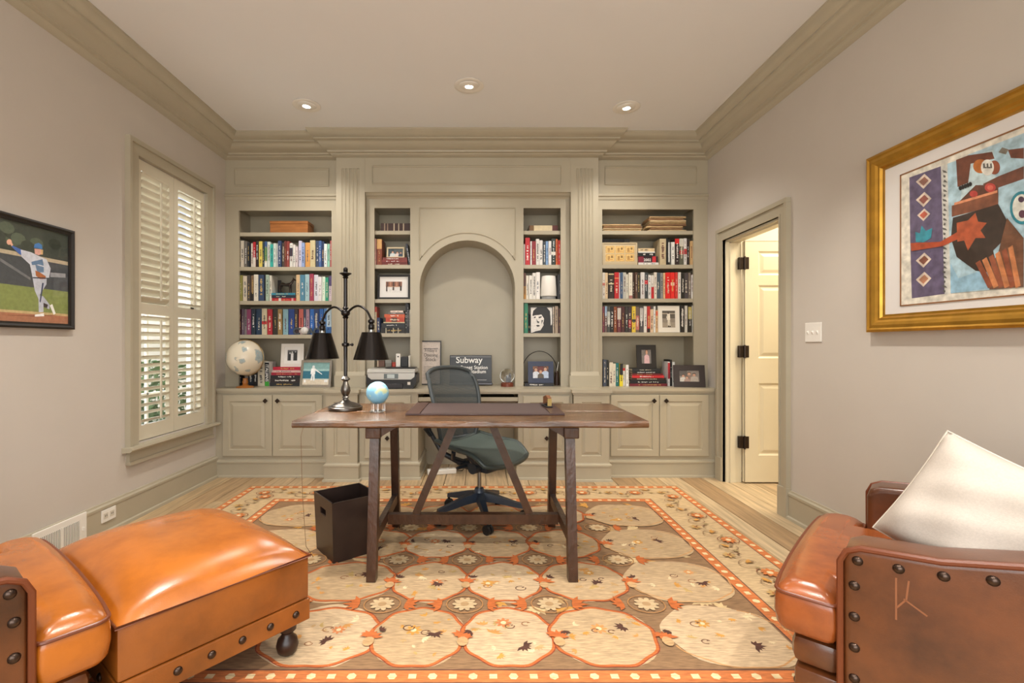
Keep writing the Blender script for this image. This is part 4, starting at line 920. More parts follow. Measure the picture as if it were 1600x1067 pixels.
def small_box(name, label, cat, px0, px1, h, m, y=4.34, d=0.05, extra=None):
    x0, x1 = PXX(px0, y), PXX(px1, y); c = (x0 + x1) / 2
    t = thing(name, label, cat, (c, y, zpt)); w = (x1 - x0) / 2
    obj('case', box_bm(-w, w, 0, d, 0.0003, h, bevel=0.003), m, t)
    if extra: extra(t, w, h)
    return t
small_box('router', 'upright white wireless router on the printer', 'router', 618.5, 625.5, 0.118, M_white, extra=lambda t, w, h: obj('indicator', box_bm(-0.006, 0.006, -0.001, 0.0, h * .72, h * .82), M_black, t))
small_box('speaker_box', 'black desk box beside the white router', 'box', 626.5, 637.5, 0.088, M_black, extra=lambda t, w, h: obj('cap', box_bm(-w * .8, w * .8, 0.002, 0.045, h, h + 0.004), mat('cap_grey', '#3c3c40', 0.4), t))
small_box('card_box', 'grey cardboard box on the printer', 'box', 602, 611.5, 0.06, mat('grey_card', '#77756f', 0.7), extra=lambda t, w, h: obj('flap', box_bm(-w, w, -0.001, 0.0, h * .55, h), mat('grey_card_light', '#8a8a84', 0.7), t))
small_box('red_box', 'small red box on the printer', 'box', 612.5, 618, 0.036, mat('red_card', '#a03a2c', 0.6), extra=lambda t, w, h: obj('lid', box_bm(-w - .0005, w + .0005, -0.0008, 0.05, h, h + 0.004), mat('red_card2', '#b8503c', 0.6), t))
small_box('brown_case', 'brown leather case lying on the printer', 'case', 589, 601, 0.055, mat('brown_leather', '#5a3c30', 0.5), extra=lambda t, w, h: obj('strap', box_bm(-w * .9, -w * .6, -0.001, 0.0, 0.002, h), mat('pale_strap', '#b8a890', 0.6), t))
small_box('white_card', 'thin white card upright beside the black desk box', 'card', 638.3, 640, 0.1, M_white, y=4.3, d=0.09)

# subway sign in the niche
sg = thing('station_sign', 'black subway station sign with white lettering in the niche', 'sign', (PXX(735.5, 4.5), 4.5, ZC), (math.radians(-5), 0, 0))
sw_, sh_ = 66 * 4.5 / F, 0.255
obj('panel', box_bm(-sw_ / 2, sw_ / 2, 0, 0.012, 0.03, 0.03 + sh_, bevel=0.003), mat('sign_black', '#101012', 0.35), sg)
obj('stripe', box_bm(-sw_ / 2 + 0.006, sw_ / 2 - 0.006, -0.001, 0.0, 0.03 + sh_ - 0.018, 0.03 + sh_ - 0.013), mat('sign_grey', '#8a8a8a', 0.5), sg)
obj('ledge', box_bm(-sw_ / 2 - 0.004, sw_ / 2 + 0.006, -0.035, 0.02, 0.006, 0.03, bevel=0.006), mat('ledge_grey', '#46464a', 0.3, metal=0.4), sg)
M_sw = mat('sign_white', '#e8e6e2', 0.5)
text_mesh('lettering', 'Subway', 0.083, M_sw, sg, (-0.139, -0.0006, 0.213), bold=0.0013, sx=0.98)
text_mesh('lettering', 'Street Station', 0.047, M_sw, sg, (0.16, -0.0006, 0.155), bold=0.0008, align='RIGHT', sx=0.98)
text_mesh('lettering', 'Stadium', 0.047, M_sw, sg, (0.143, -0.0006, 0.117), bold=0.0008, align='RIGHT', sx=0.98)
bm = bmesh.new(); add_box(bm, 0.04, 0.148, -0.0012, -0.0004, 0.052, 0.0545); add_prism(bm, [(0.04, 0.0545), (0.056, 0.0545), (0.05, 0.06), (0.042, 0.06)], 'y', -0.0012, -0.0004); obj('logo_mark', bm, M_sw, sg)
# snow globe
sn = thing('snow_globe', 'glass snow globe on a wooden base in the niche', 'snow globe', (PXX(792.5, 4.42), 4.42, ZC))
bm = bmesh.new(); add_lathe(bm, [(0.058, 0.0005), (0.058, 0.03), (0.05, 0.036), (0.042, 0.04)], (0, 0, 0), 24); obj('base', bm, mat('cherry_wood', '#6a3320', 0.35, noise=0.2), sn, True)
bm = bmesh.new(); add_sphere(bm, (0, 0, 0.098), 0.066, 28); obj('glass_dome', bm, M_glass, sn, True)
bm = bmesh.new(); rs = random.Random(4)
for i in range(5):
    a = rs.uniform(0, 6.28); r = rs.uniform(0, .025); hh = rs.uniform(.03, .07); cx_, cy_ = r * math.cos(a), r * math.sin(a)
    add_box(bm, cx_ - .008, cx_ + .008, cy_ - .008, cy_ + .008, 0.04, 0.04 + hh)
    add_lathe(bm, [(0.011, 0), (0.0008, 0.018)], (cx_, cy_, 0.04 + hh), 6)
obj('miniature_town', bm, mat('mini_grey', '#8a8f98', 0.5, noise=0.5, nscale=40), sn)
# headband and cable right of the niche
bm = bmesh.new(); pts = [(PXX(843, 4.6) + 0.168 * math.cos(a), 4.6, ZC + 0.12 + 0.2 * math.sin(a)) for a in [math.radians(165 - 165 * i / 20) for i in range(21)]]
pts = [(pts[0][0] - .002, 4.6, ZC + 0.004)] + pts + [(pts[-1][0], 4.6, ZC + 0.004)]
add_tube(bm, pts, 0.0035, 6); tag(obj('headband', bm, M_black, None, True), 'thin black wire hoop arching behind the navy photo frame', 'hoop')
bp_ = thing('small_speaker', 'little brown ornament beside the navy photo frame', 'ornament', (PXX(870, 4.56), 4.56, ZC))
bm = bmesh.new(); add_lathe(bm, [(0.022, 0.0005), (0.024, 0.05), (0.018, 0.1), (0.02, 0.12), (0.008, 0.135)], (0, 0, 0), 14); obj('body', bm, mat('ornament_brown', '#4a3428', 0.4), bp_, True)
bm = bmesh.new(); add_bar(bm, (0, 0, 0.13), (0.016, 0, 0.22), 0.007, 0.007); obj('spike', bm, M_white, bp_)
# tapered white speaker on third right shelf
ws = thing('tapered_vessel', 'white tapered cylinder vessel on third shelf right of niche', 'vessel', (PXX(857, 4.5), 4.5, SHELF_Z['NR'][2]))
k_ = 4.5 / F * 0.95
bm = bmesh.new(); add_lathe(bm, [(10.5 * k_, 0.028), (13.7 * k_, 0.03), (14 * k_, 0.036), (13.2 * k_, 0.12), (12 * k_, 0.205), (11 * k_, 0.217), (9 * k_, 0.22)], (0, 0, 0), 32); obj('body', bm, M_white, ws, True)
bm = bmesh.new(); add_lathe(bm, [(12 * k_, 0.0005), (12.4 * k_, 0.006), (12.2 * k_, 0.028)], (0, 0, 0), 32); obj('base_ring', bm, mat('ring_grey', '#9a9c9c', 0.35), ws, True)
# stacks of folded newspapers on the top door-side shelf
zt = SHELF_Z['R'][0]
def papers(x0, x1, n, y, tstep, label0, z, cols, skew=0.012):
    rp = random.Random(int(x0 * 10) + n)
    for i in range(n):
        X0, X1 = PXX(x0, y) + rp.uniform(-skew, skew), PXX(x1, y) + rp.uniform(-skew, skew)
        th = tstep * rp.uniform(.8, 1.15); bm = bmesh.new(); m = 10
        up_, dn = [], []
        ph = rp.uniform(0, 6)
        for q in range(m + 1):
            xx_ = X0 + (X1 - X0) * q / m; wv = 0.0012 * math.sin(q * 1.3 + ph)
            up_.append((xx_, z + th * .88 + wv)); dn.append((xx_, z + 0.0004 + max(0, wv)))
        add_prism(bm, dn + up_[::-1], 'y', y + rp.uniform(-.01, .01), y + 0.2)
        pos = 'top' if i == n - 1 else ('bottom' if i == 0 else ORD[n - 1 - i] + ' from top')
        o = obj('newspaper', bm, mat('newsprint_' + cols[i % len(cols)].lstrip('#'), cols[i % len(cols)], 0.8, noise=0.25, nscale=25, stretch=(1, 1, 8))); tag(o, 'folded yellowed newspaper, %s %s' % (pos, label0), 'newspaper', 'old newspapers on the top shelf')
        bm = bmesh.new(); add_tube(bm, [(X0 + .004, y - 0.008, z + th * .45), (X1 - .004, y - 0.008, z + th * .45)], th * .3, 6); obj('fold', bm, o.data.materials[0], o)
        z += th
nc = ['#b39468', '#c8b088', '#a07a58', '#c2a478', '#8c6a4c']
papers(941.5, 1002, 4, 4.46, 0.0165, 'of the low pile on the door-side bookcase', zt, nc)
papers(1013, 1069, 8, 4.46, 0.0172, 'of the tall pile on the door-side bookcase', zt, nc[1:] + nc[:1], 0.02)

# ------------------------------------------------------------------ rug
RX0, RX1, RY0, RY1 = -1.87, 1.615, 1.31, 3.95
rug = thing('rug', 'large cream and orange floral wool rug under the desk', 'rug', (0, 0, 0))
obj('pile', box_bm(RX0, RX1, RY0, RY1, 0.0006, 0.011), mat('rug_side', '#b09a78', 0.95, noise=0.2, nscale=80), rug)
rp = random.Random(11); pol = []
CR, OR, BRN, GLD, DK, TN = '#bfa47c', '#b4602c', '#866748', '#c08a40', '#4f3024', '#ab8a5c'
def R_(x0, x1, y0, y1, c): pol.append((rect(x0, x1, y0, y1), c))
R_(RX0, RX1, RY0, RY1, '#a58c68')
def inset(d): return RX0 + d, RX1 - d, RY0 + d, RY1 - d
R_(*inset(0.018), '#c1703c'); R_(*inset(0.068), '#6a4a38'); R_(*inset(0.074), CR)
R_(*inset(0.335), '#6a4a38'); R_(*inset(0.341), '#c1703c'); R_(*inset(0.4), '#5a3c2e'); R_(*inset(0.407), BRN)
def guard(d, step):
    x0, x1, y0, y1 = inset(d); s = 0.017
    n = int((x1 - x0) / step)
    for i in range(n + 1):
        xx_ = x0 + (x1 - x0) * i / n
        for yy in (y0, y1): pol.append((ell(xx_, yy, s, s, 6, rp.uniform(0, 1)) if i % 2 else rect(xx_ - s * .8, xx_ + s * .8, yy - s * .7, yy + s * .7), '#d9c294'))
    n = int((y1 - y0) / step)
    for i in range(n + 1):
        yy = y0 + (y1 - y0) * i / n
        for xx_ in (x0, x1): pol.append((ell(xx_, yy, s, s, 6, rp.uniform(0, 1)) if i % 2 else rect(xx_ - s * .7, xx_ + s * .7, yy - s * .8, yy + s * .8), '#d9c294'))
guard(0.043, 0.075); guard(0.37, 0.07)
def ring_(cx, cy, rx, ry, w, c, a0=0, a1=360, n=36, wob=0.0):
    pts = []
    for i in range(n + 1):
        a = math.radians(a0 + (a1 - a0) * i / n); q = 1 + wob * math.sin(a * 9)
        pts.append((cx + rx * q * math.cos(a), cy + ry * q * math.sin(a)))
    for i in range(n):
        p, r = pts[i], pts[i + 1]; dx, dy = r[0] - p[0], r[1] - p[1]; l = math.hypot(dx, dy) or 1; nx, ny = -dy / l * w / 2, dx / l * w / 2
        pol.append(([(p[0] - nx, p[1] - ny), (r[0] - nx, r[1] - ny), (r[0] + nx, r[1] + ny), (p[0] + nx, p[1] + ny)], c))
def leafy(cx, cy, s, c, n=7, ang=None):
    a0 = rp.uniform(0, 6.28) if ang is None else ang
    for i in range(n):
        a = a0 + (i - n / 2) * 0.55; l = s * rp.uniform(.6, 1)
        ex, ey = cx + l * math.cos(a), cy + l * math.sin(a); w = s * .16
        nx, ny = -math.sin(a) * w, math.cos(a) * w; mx, my = (cx + ex) / 2, (cy + ey) / 2
        pol.append(([(cx, cy), (mx + nx, my + ny), (ex, ey), (mx - nx, my - ny)], c))
def flower(cx, cy, s, c, c2, n=8):
    for i in range(n):
        a = 2 * math.pi * i / n; pol.append((ell(cx + s * .6 * math.cos(a), cy + s * .6 * math.sin(a), s * .42, s * .22, 8, a), c))
    pol.append((ell(cx, cy, s * .35, s * .35, 10), c2))
def scroll(cx, cy, s, c, w=0.007, flip=1):
    ring_(cx, cy, s, s * .8, w, c, 20, 290 * flip, 16); pol.append((ell(cx + s * .5, cy + s * .4, s * .3, s * .18, 8, .6), c))
# big pale medallions over the brown field
fx0, fx1, fy0, fy1 = inset(0.415)
def clamp_poly(pts): return [(min(max(a, fx0), fx1), min(max(b, fy0), fy1)) for a, b in pts]
def blob(cx, cy, rx, ry, c, wob=.05):
    ph = rp.uniform(0, 6)
    pol.append((clamp_poly([(cx + rx * (1 + wob * math.sin(5 * t + ph)) * math.cos(t), cy + ry * (1 + wob * math.sin(4 * t + ph)) * math.sin(t)) for t in [2 * math.pi * i / 40 for i in range(40)]]), c))
rows = [1.92, 2.36, 2.8, 3.26]
for r_i, cy_ in enumerate(rows):
    for xx_ in [rp.uniform(fx0 + .1, fx1 - .1) for _ in range(10)]:
        leafy(xx_, min(fy1 - .08, cy_ + .24 + rp.uniform(-.05, .05)), .075, rp.choice((TN, GLD, '#c9ae80')), 6)
    for cx_, rx in ((-1.2, .27), (-.64, .235), (-.245, .182), (.115, .182), (.5, .205), (.98, .25)):
        ox = rp.uniform(-.02, .02)
        big = rx > .21
        blob(cx_ + ox, cy_, rx, .215 if big else .2, rp.choice(('#b59a76', '#af9470', '#bda381')))
        if not big or cx_ < -.5 and rx < .25: ring_(cx_ + ox, cy_, rx, .19, .012, OR, 0, 360, 72, .025); ring_(cx_ + ox, cy_, rx * 1.035, .197, .004, '#8a3c22', 0, 360, 72, .025)
        else: ring_(cx_ + ox, cy_, rx, .2, .007, '#b98a58', 200, 420, 30, .02)
        for _ in range(11):
            leafy(cx_ + rp.uniform(-.13, .13) * rx / .17, cy_ + rp.uniform(-.13, .13), rp.uniform(.02, .045), rp.choice((GLD, '#b0935c', '#b39264', '#c08a4c', '#d0bc94')), rp.choice((3, 4, 5, 6)))
        flower(cx_ + rp.uniform(-.08, .08), cy_ + rp.uniform(-.1, .1), rp.uniform(.025, .035), rp.choice(('#c98a50', GLD, '#c07848')), '#d8c298')
        for _ in range(2):
            a, b = cx_ + rp.uniform(-.1, .1), cy_ + rp.uniform(-.09, .09)
            scroll(a, b, rp.uniform(.014, .024), rp.choice((DK, '#6a4630', '#8a6040')), .005, rp.choice((1, -1)))
        if rp.random() < .85: leafy(cx_ + rp.uniform(.04, .1), cy_ + rp.uniform(-.08, .08), .045, DK, 7)
for cy_ in [(a + b) / 2 for a, b in zip(rows, rows[1:])]:
    for cx_ in (-.9, -.43, -.065, .31, .74):
        flower(cx_, cy_, .055, '#bca27c', '#a88860', 10); ring_(cx_, cy_, .08, .07, .005, '#a87848')
        leafy(cx_ + .1, cy_, .08, OR, 5, 0.2); leafy(cx_ - .1, cy_, .08, OR, 5, 3.4)
for cy_ in rows:
    for cx_ in (-.43, -.065, .31, .73):
        leafy(cx_, cy_ - .02, .06, '#b8622f', 6, 1.6); leafy(cx_, cy_, .05, '#b8622f', 6, -1.6); pol.append((ell(cx_, cy_ - .05, .022, .03, 10), '#b89468'))
        leafy(cx_ + .03, cy_ + .02, .04, DK, 4)
# main border vine
bx0, bx1, by0, by1 = inset(0.205)
def border_motifs(pts):
    for i, (a, b) in enumerate(pts):
        t = i % 4
        if t == 0: flower(a, b, .045, '#c07038', '#d8c298', 9); ring_(a, b, .06, .05, .005, '#7a4a30')
        elif t == 2: flower(a, b, .035, '#b89458', '#a06a3c', 7); scroll(a + .04, b, .035, '#6a4a34', .005)
        else: scroll(a, b, .05, '#8a6e50', .005, 1 if t == 1 else -1); leafy(a, b + .03, .04, GLD, 5); leafy(a + .03, b - .04, .035, '#a08a60', 4)
nb = 30
border_motifs([(bx0 + (bx1 - bx0) * i / nb, by1 + .05 * math.sin(i * 1.57)) for i in range(nb + 1)])
border_motifs([(bx0 + (bx1 - bx0) * i / nb, by0 + .05 * math.sin(i * 1.57)) for i in range(nb + 1)])
border_motifs([(bx0 + .05 * math.sin(i * 1.57), by0 + (by1 - by0) * i / 22) for i in range(1, 22)])
border_motifs([(bx1 + .05 * math.sin(i * 1.57), by0 + (by1 - by0) * i / 22) for i in range(1, 22)])
# thin layers: a tiny rise for each, all within a millimetre of the pile
flat('woven_pattern', pol, rug, (0, 0, 0.0112), (1, 0, 0), (0, 1, 0), attr_mat('rug_wool', 0.95, 0.3, 24, (1.0, 9, 1), bump=0.15), step=0.0000009)

# ------------------------------------------------------------------ trestle table
tb = thing('trestle_table', 'long rustic dark wood trestle table used as a desk', 'table', (-0.04, 2.71, 0))
TZ = 0.791; TX0, TX1, TY0, TY1 = -0.915, 0.827, 2.353, 3.067
def tpart(name, bm, m, smooth=False):
    o = obj(name, bm, m, tb, smooth); o.location = (0.04, -2.71, 0); return o
rt = random.Random(9)
def plank_top(y0, y1):
    bm = bmesh.new(); n = 28; rows_ = []
    for i in range(n + 1):
        xx_ = TX0 + (TX1 - TX0) * i / n; ww = 0.004 * math.sin(i * .9) + rt.uniform(-.0025, .0025)
        f = 0.0 if y0 > TY0 + .01 else ww; zt_ = TZ - rt.uniform(0, .0015)
        ring = [(y0 + f + 0.008, TZ - 0.034), (y0 + f, TZ - 0.026), (y0 + f + .001, TZ - .01), (y0 + f + 0.01, zt_), ((y0 + y1) / 2, TZ), (y1 - 0.004, TZ - .0005), (y1, TZ - .006), (y1, TZ - 0.034)]
        rows_.append([bm.verts.new((xx_, a, b)) for a, b in ring])
    for a, b in zip(rows_, rows_[1:]):
        for k in range(8): bm.faces.new((a[k], a[(k + 1) % 8], b[(k + 1) % 8], b[k]))
    bm.faces.new(rows_[0]); bm.faces.new(rows_[-1][::-1]); bmesh.ops.recalc_face_normals(bm, faces=bm.faces)
    return bm
tpart('plank', plank_top(TY0, 2.706), M_top, True)
tpart('plank', plank_top(2.709, TY1), M_top, True)
for X in (-0.525, 0.455):
    bm = box_bm(X - .037, X + .037, 2.375, 3.05, TZ - 0.091, TZ - 0.0345, bevel=0.006); tpart('trestle_beam', bm, M_walnut)
    for (yb0, yt0) in ((2.36, 2.44), (3.065, 2.98)):
        bm = bmesh.new(); add_bar(bm, (X, yb0, 0.0125), (X, yt0, TZ - 0.092), 0.046, 0.05, up=(0, 1, 0)); tpart('leg', bm, M_walnut)
    bm = bmesh.new(); add_bar(bm, (X, 2.405, 0.205), (X, 3.02, 0.205), 0.03, 0.055, up=(0, 0, 1)); tpart('side_stretcher', bm, M_walnut)
    s = 1 if X < 0 else -1
    bm = bmesh.new(); add_prism(bm, [(X + s * .037, TZ - .0345), (X + s * .12, TZ - .0345), (X + s * .037, TZ - .085)], 'y', 2.40, 2.44); tpart('gusset', bm, M_walnut)
bm = bmesh.new(); add_bar(bm, (-0.51, 2.712, 0.19), (0.44, 2.712, 0.19), 0.045, 0.055, up=(0, 0, 1)); tpart('long_stretcher', bm, M_walnut)
for a, b in ((-0.355, -0.125), (0.28, 0.055)):
    bm = bmesh.new(); add_bar(bm, (a, 2.712, 0.217), (b, 2.712, TZ - 0.0345), 0.042, 0.035, up=(0, 1, 0)); tpart('diagonal_brace', bm, M_walnut)
# leather desk pad
dp = thing('desk_pad', 'dark brown leather desk pad on the trestle table', 'desk pad', (0.03, 2.78, TZ + 0.001))
M_pad = mat('pad_leather', '#3c2622', 0.4, noise=0.12, nscale=20, bump=0.05, bscale=150)
obj('base_sheet', box_bm(-0.42, 0.42, -0.24, 0.24, 0, 0.006, bevel=0.002), M_pad, dp)
for sx in (-1, 1):
    obj('side_rail', box_bm(*(sorted((sx * 0.345, sx * 0.42))), -0.24, 0.24, 0.0061, 0.010, bevel=0.0015), mat('pad_rail', '#432a26', 0.35), dp)
obj('blotter', box_bm(-0.342, 0.342, -0.22, 0.22, 0.0061, 0.0075), mat('blotter', '#4a3a38', 0.55), dp)
# stapler seen end on
sp = thing('stapler', 'brown and brass stapler standing on the right of desk pad', 'stapler', (PXX(854.5, 2.85), 2.82, TZ + 0.0115), (0, 0, 0.1))
obj('base', box_bm(-0.02, 0.02, -0.05, 0.07, 0, 0.008, bevel=0.003), M_black, sp)
bm = bmesh.new(); add_prism(bm, [(-0.045, 0.03), (-0.045, 0.055), (0.0, 0.066), (0.07, 0.05), (0.07, 0.012), (0.06, 0.01)], 'x', -0.011, 0.011); obj('arm', bm, mat('stapler_brown', '#7a4c2c', 0.3), sp)
obj('brass_plate', box_bm(-0.012, 0.012, -0.048, -0.043, 0.0085, 0.05), MATS['brass'], sp)
# wastebasket
wbk = thing('wastebasket', 'dark brown square wastebasket standing beside the table leg', 'wastebasket', (-0.745, 2.712, 0.012), (0, 0, math.radians(38)))
M_wb = mat('wastebasket_leather', '#2e211c', 0.4, noise=0.15, nscale=14)
hb, ht, HH = 0.125, 0.137, 0.322
def basket_wall(ang, slot):
    bm = bmesh.new(); t = 0.008
    def q(u, z, off): s = hb + (ht - hb) * z / HH; return Vector((u * s, -(s - off), z))
    us = [-1, -.3, .3, 1] if slot else [-1, 1]; zs = [0, .225, .262, HH] if slot else [0, HH]
    for i in range(len(us) - 1):
        for j in range(len(zs) - 1):
            if slot and i == 1 and j == 1: continue
            for off, fl_ in ((0, 1), (t, -1)):
                vs = [bm.verts.new(q(u, z, off)) for u, z in ((us[i], zs[j]), (us[i + 1], zs[j]), (us[i + 1], zs[j + 1]), (us[i], zs[j + 1]))]
                bm.faces.new(vs[::fl_])
    def strip(u0, z0, u1, z1):
        bm.faces.new([bm.verts.new(p) for p in (q(u0, z0, 0), q(u1, z1, 0), q(u1, z1, t), q(u0, z0, t))])
    strip(-1, HH, 1, HH)
    if slot: strip(-.3, .225, .3, .225); strip(-.3, .262, .3, .262); strip(-.3, .225, -.3, .262); strip(.3, .225, .3, .262)
    bmesh.ops.rotate(bm, verts=bm.verts, matrix=Matrix.Rotation(ang, 3, 'Z')); return bm
for i in range(4): obj('side_panel', basket_wall(i * math.pi / 2, i in (1, 3)), M_wb, wbk)
obj('bottom', box_bm(-hb + .009, hb - .009, -hb + .009, hb - .009, 0.0, 0.006), M_wb, wbk)

# ------------------------------------------------------------------ desk lamp, two arms
LX, LY = -0.767, 2.77
lp = thing('desk_lamp', 'bronze two-armed desk lamp with dark metal cone shades', 'lamp', (LX, LY, TZ + 0.0005))
M_pew = mat('pewter', '#6a6560', 0.28, metal=1.0, noise=0.15, nscale=20)
bm = bmesh.new(); add_lathe(bm, [(0.088, 0), (0.095, 0.004), (0.095, 0.016), (0.086, 0.02), (0.084, 0.026), (0.07, 0.032), (0.05, 0.04), (0.03, 0.046), (0.018, 0.056)], (0, 0, 0), 40); obj('base', bm, M_pew, lp, True)
bm = bmesh.new(); add_lathe(bm, [(0.018, 0.056), (0.015, 0.066), (0.02, 0.07), (0.014, 0.078), (0.022, 0.09), (0.028, 0.108), (0.026, 0.125), (0.016, 0.15), (0.013, 0.162), (0.024, 0.172), (0.024, 0.178), (0.013, 0.19)], (0, 0, 0), 28); obj('baluster', bm, M_pew, lp, True)
M_lpole = mat('lamp_bronze', '#3c3a3a', 0.28, metal=1.0)
bm = bmesh.new(); add_lathe(bm, [(0.0105, 0.188), (0.0105, 0.75)], (0, 0, 0), 16); obj('pole', bm, M_lpole, lp, True)
bm = bmesh.new(); add_lathe(bm, [(0.011, 0.36), (0.02, 0.364), (0.022, 0.372), (0.02, 0.38), (0.011, 0.384)], (0, 0, 0), 20); add_tube(bm, [(0.015, 0, 0.372), (0.034, 0, 0.372)], 0.005, 8); add_sphere(bm, (0.038, 0, 0.372), 0.009, 12); obj('height_clamp', bm, M_lpole, lp, True)
bm = bmesh.new(); add_lathe(bm, [(0.011, 0.75), (0.018, 0.756), (0.012, 0.762), (0.02, 0.77), (0.034, 0.778), (0.034, 0.781), (0.014, 0.785), (0.012, 0.79), (0.014, 0.795)], (0, 0, 0), 24); add_sphere(bm, (0, 0, 0.803), 0.0135, 16); obj('finial', bm, M_lpole, lp, True)
bm = bmesh.new(); add_sphere(bm, (0, 0, 0.554), 0.026, 20, (1, 1, .85)); add_lathe(bm, [(0.012, 0.52), (0.018, 0.53), (0.012, 0.535), (0.012, 0.575), (0.018, 0.58), (0.012, 0.588)], (0, 0, 0), 18); obj('hub', bm, M_lpole, lp, True)
m_sh = mat('shade_metal', '#2e2a28', 0.25, metal=0.9)
m_in = mat('shade_white', '#e8e4da', 0.6)
for (ex, ey) in ((-0.163, 0.09), (0.17, -0.1)):
    e = Vector((ex, ey, 0)); arm = []
    for i in range(25):
        t = i / 24; z = 0.554 + 0.042 * math.sin(t * math.pi * 1.15 - 0.25) * (1 if t > .07 else .3) - 0.012 * t
        if t > .86: z -= (t - .86) * .16
        arm.append((ex * t, ey * t, z))
    bm = bmesh.new(); add_tube(bm, arm, 0.0065, 10); ar = obj('arm', bm, M_lpole, lp, True)
    z0 = arm[-1][2]; zsb, zst_ = 0.29, 0.44
    bm = bmesh.new(); add_lathe(bm, [(0.008, z0 + .004), (0.018, z0 - .004), (0.019, z0 - .014), (0.011, z0 - .022), (0.017, z0 - .032), (0.017, z0 - .05), (0.012, z0 - .056)], (ex, ey, 0), 18); obj('socket', bm, M_lpole, ar, True)
    bm = bmesh.new(); add_lathe(bm, [(0.016, z0 - .056), (0.017, zst_ + .002), (0.02, zst_)], (ex, ey, 0), 18); obj('socket_sleeve', bm, M_steel, ar, True)
    bm = bmesh.new(); seg = 40       # cone shade: outer skin, rolled rim; inner white skin
    def skin(prof):
        rings = [[bm.verts.new((ex + r * math.cos(2 * math.pi * i / seg), ey + r * math.sin(2 * math.pi * i / seg), z)) for i in range(seg)] for r, z in prof]
        for a, b in zip(rings, rings[1:]):
            for i in range(seg): bm.faces.new((a[i], a[(i + 1) % seg], b[(i + 1) % seg], b[i]))
    skin([(0.012, zst_ + .001), (0.052, zst_), (0.0975, zsb), (0.0955, zsb - .001)]); obj('shade', bm, m_sh, lp, True)
    bm = bmesh.new(); skin([(0.0955, zsb - .001), (0.05, zst_ - .003), (0.012, zst_ - .003)]); obj('shade_lining', bm, m_in, lp, True)
    bm = bmesh.new(); add_sphere(bm, (ex, ey, zst_ - .075), 0.024, 16, (1, 1, 1.3)); obj('bulb', bm, mat('bulb_glow', '#ffffff', 0.4, emit=((1.0, 0.96, 0.9), 12)), lp, True)
    l = bpy.data.lights.new('lamp_bulb', 'POINT'); l.energy = 2.5; l.color = (1.0, 0.96, 0.9); l.shadow_soft_size = 0.025
    lo = bpy.data.objects.new('lamp_bulb', l); COL.objects.link(lo); lo.location = (LX + ex, LY + ey, TZ + zst_ - .118)
bm = bmesh.new(); add_tube(bm, [(-0.09, -0.02, 0.003), (-0.13, -0.1, 0.002), (-0.155, -0.2, -0.02), (-0.16, -0.26, -0.1), (-0.16, -0.24, -0.4), (-0.155, -0.2, -0.7), (-0.13, -0.16, -0.774)], 0.0014, 6)
cd = obj('power_cord', bm, mat('cord_brown', '#7a5c40', 0.5), lp, True)
cd.location = (0, 0, 0)
# small blue globe
sgx, sgy = -0.5665, 2.69
bg_ = thing('desk_globe', 'small pale blue globe on a clear acrylic stand', 'globe', (sgx, sgy, TZ + 0.0005))
bm = bmesh.new(); add_sphere(bm, (0, 0, 0), 0.0625, 36); obj('sphere', bm, noise_globe('blue_globe_map', '#7fb6d4', ((0.56, '#9cc6d0'), (0.6, '#b9c9a4'), (0.7, '#d8c48c'), (0.8, '#cfae70')), 14.0, 0.35), bg_, True, loc=(0, 0, 0.104))
bm = bmesh.new()
for a in (0.6, 2.7, 4.8):
    add_bar(bm, (0.035 * math.cos(a), 0.035 * math.sin(a), 0), (0.036 * math.cos(a), 0.036 * math.sin(a), 0.06), 0.014, 0.014)
add_lathe(bm, [(0.045, 0), (0.045, 0.006)], (0, 0, 0), 24); obj('stand', bm, M_glass, bg_)

# ------------------------------------------------------------------ mesh office chair
OC = (0.0, 3.22)
oc = thing('office_chair', 'dark mesh swivel office chair behind the table', 'chair', (OC[0], OC[1], 0.0118), (0, 0, math.radians(-41)))
M_cb = mat('chair_plastic', '#23282e', 0.4)
M_base = mat('chair_base', '#2a3442', 0.35)
# five-star base: local +x is the facing direction
for k in range(5):
    a = math.radians(-80 + 41 + 72 * k); c, s = math.cos(a), math.sin(a)
    bm = bmesh.new()
    ringp = [(0.03, 0.145, 0.028, 0.03), (0.12, 0.13, 0.024, 0.024), (0.22, 0.105, 0.02, 0.018), (0.3, 0.088, 0.017, 0.013)]
    prev = None; first = None
    for (r, z, hw, hh) in ringp:
        vs = [bm.verts.new((r * c - i * hw * s, r * s + i * hw * c, z + j * hh)) for i, j in ((-1, -1), (1, -1), (.8, 1), (-.8, 1))]
        if prev:
            for i in range(4): bm.faces.new((prev[i], prev[(i + 1) % 4], vs[(i + 1) % 4], vs[i]))
        else: bm.faces.new(vs[::-1])
        prev = vs
    bm.faces.new(prev); bmesh.ops.recalc_face_normals(bm, faces=bm.faces)
    leg = obj('base_leg', bm, M_base, oc)
    bm = bmesh.new(); R = Matrix.Rotation(a + 0.6, 4, 'Z') @ Matrix.Rotation(math.pi / 2, 4, 'X')
    for off in (-0.013, 0.013):
        add_lathe(bm, [(0.02, -0.009), (0.029, -0.008), (0.03, 0), (0.029, 0.008), (0.02, 0.009)], Vector((0.3 * c, 0.3 * s, 0.0305)) + R.to_3x3() @ Vector((0, 0, off)), 18, R)
    add_tube(bm, [(0.3 * c, 0.3 * s, 0.035), (0.3 * c, 0.3 * s, 0.085)], 0.009, 8)
    obj('castor', bm, M_black, leg, True)
bm = bmesh.new(); add_lathe(bm, [(0.04, 0.11), (0.042, 0.17), (0.032, 0.19), (0.028, 0.2)], (0, 0, 0), 20); obj('hub', bm, M_base, oc, True)
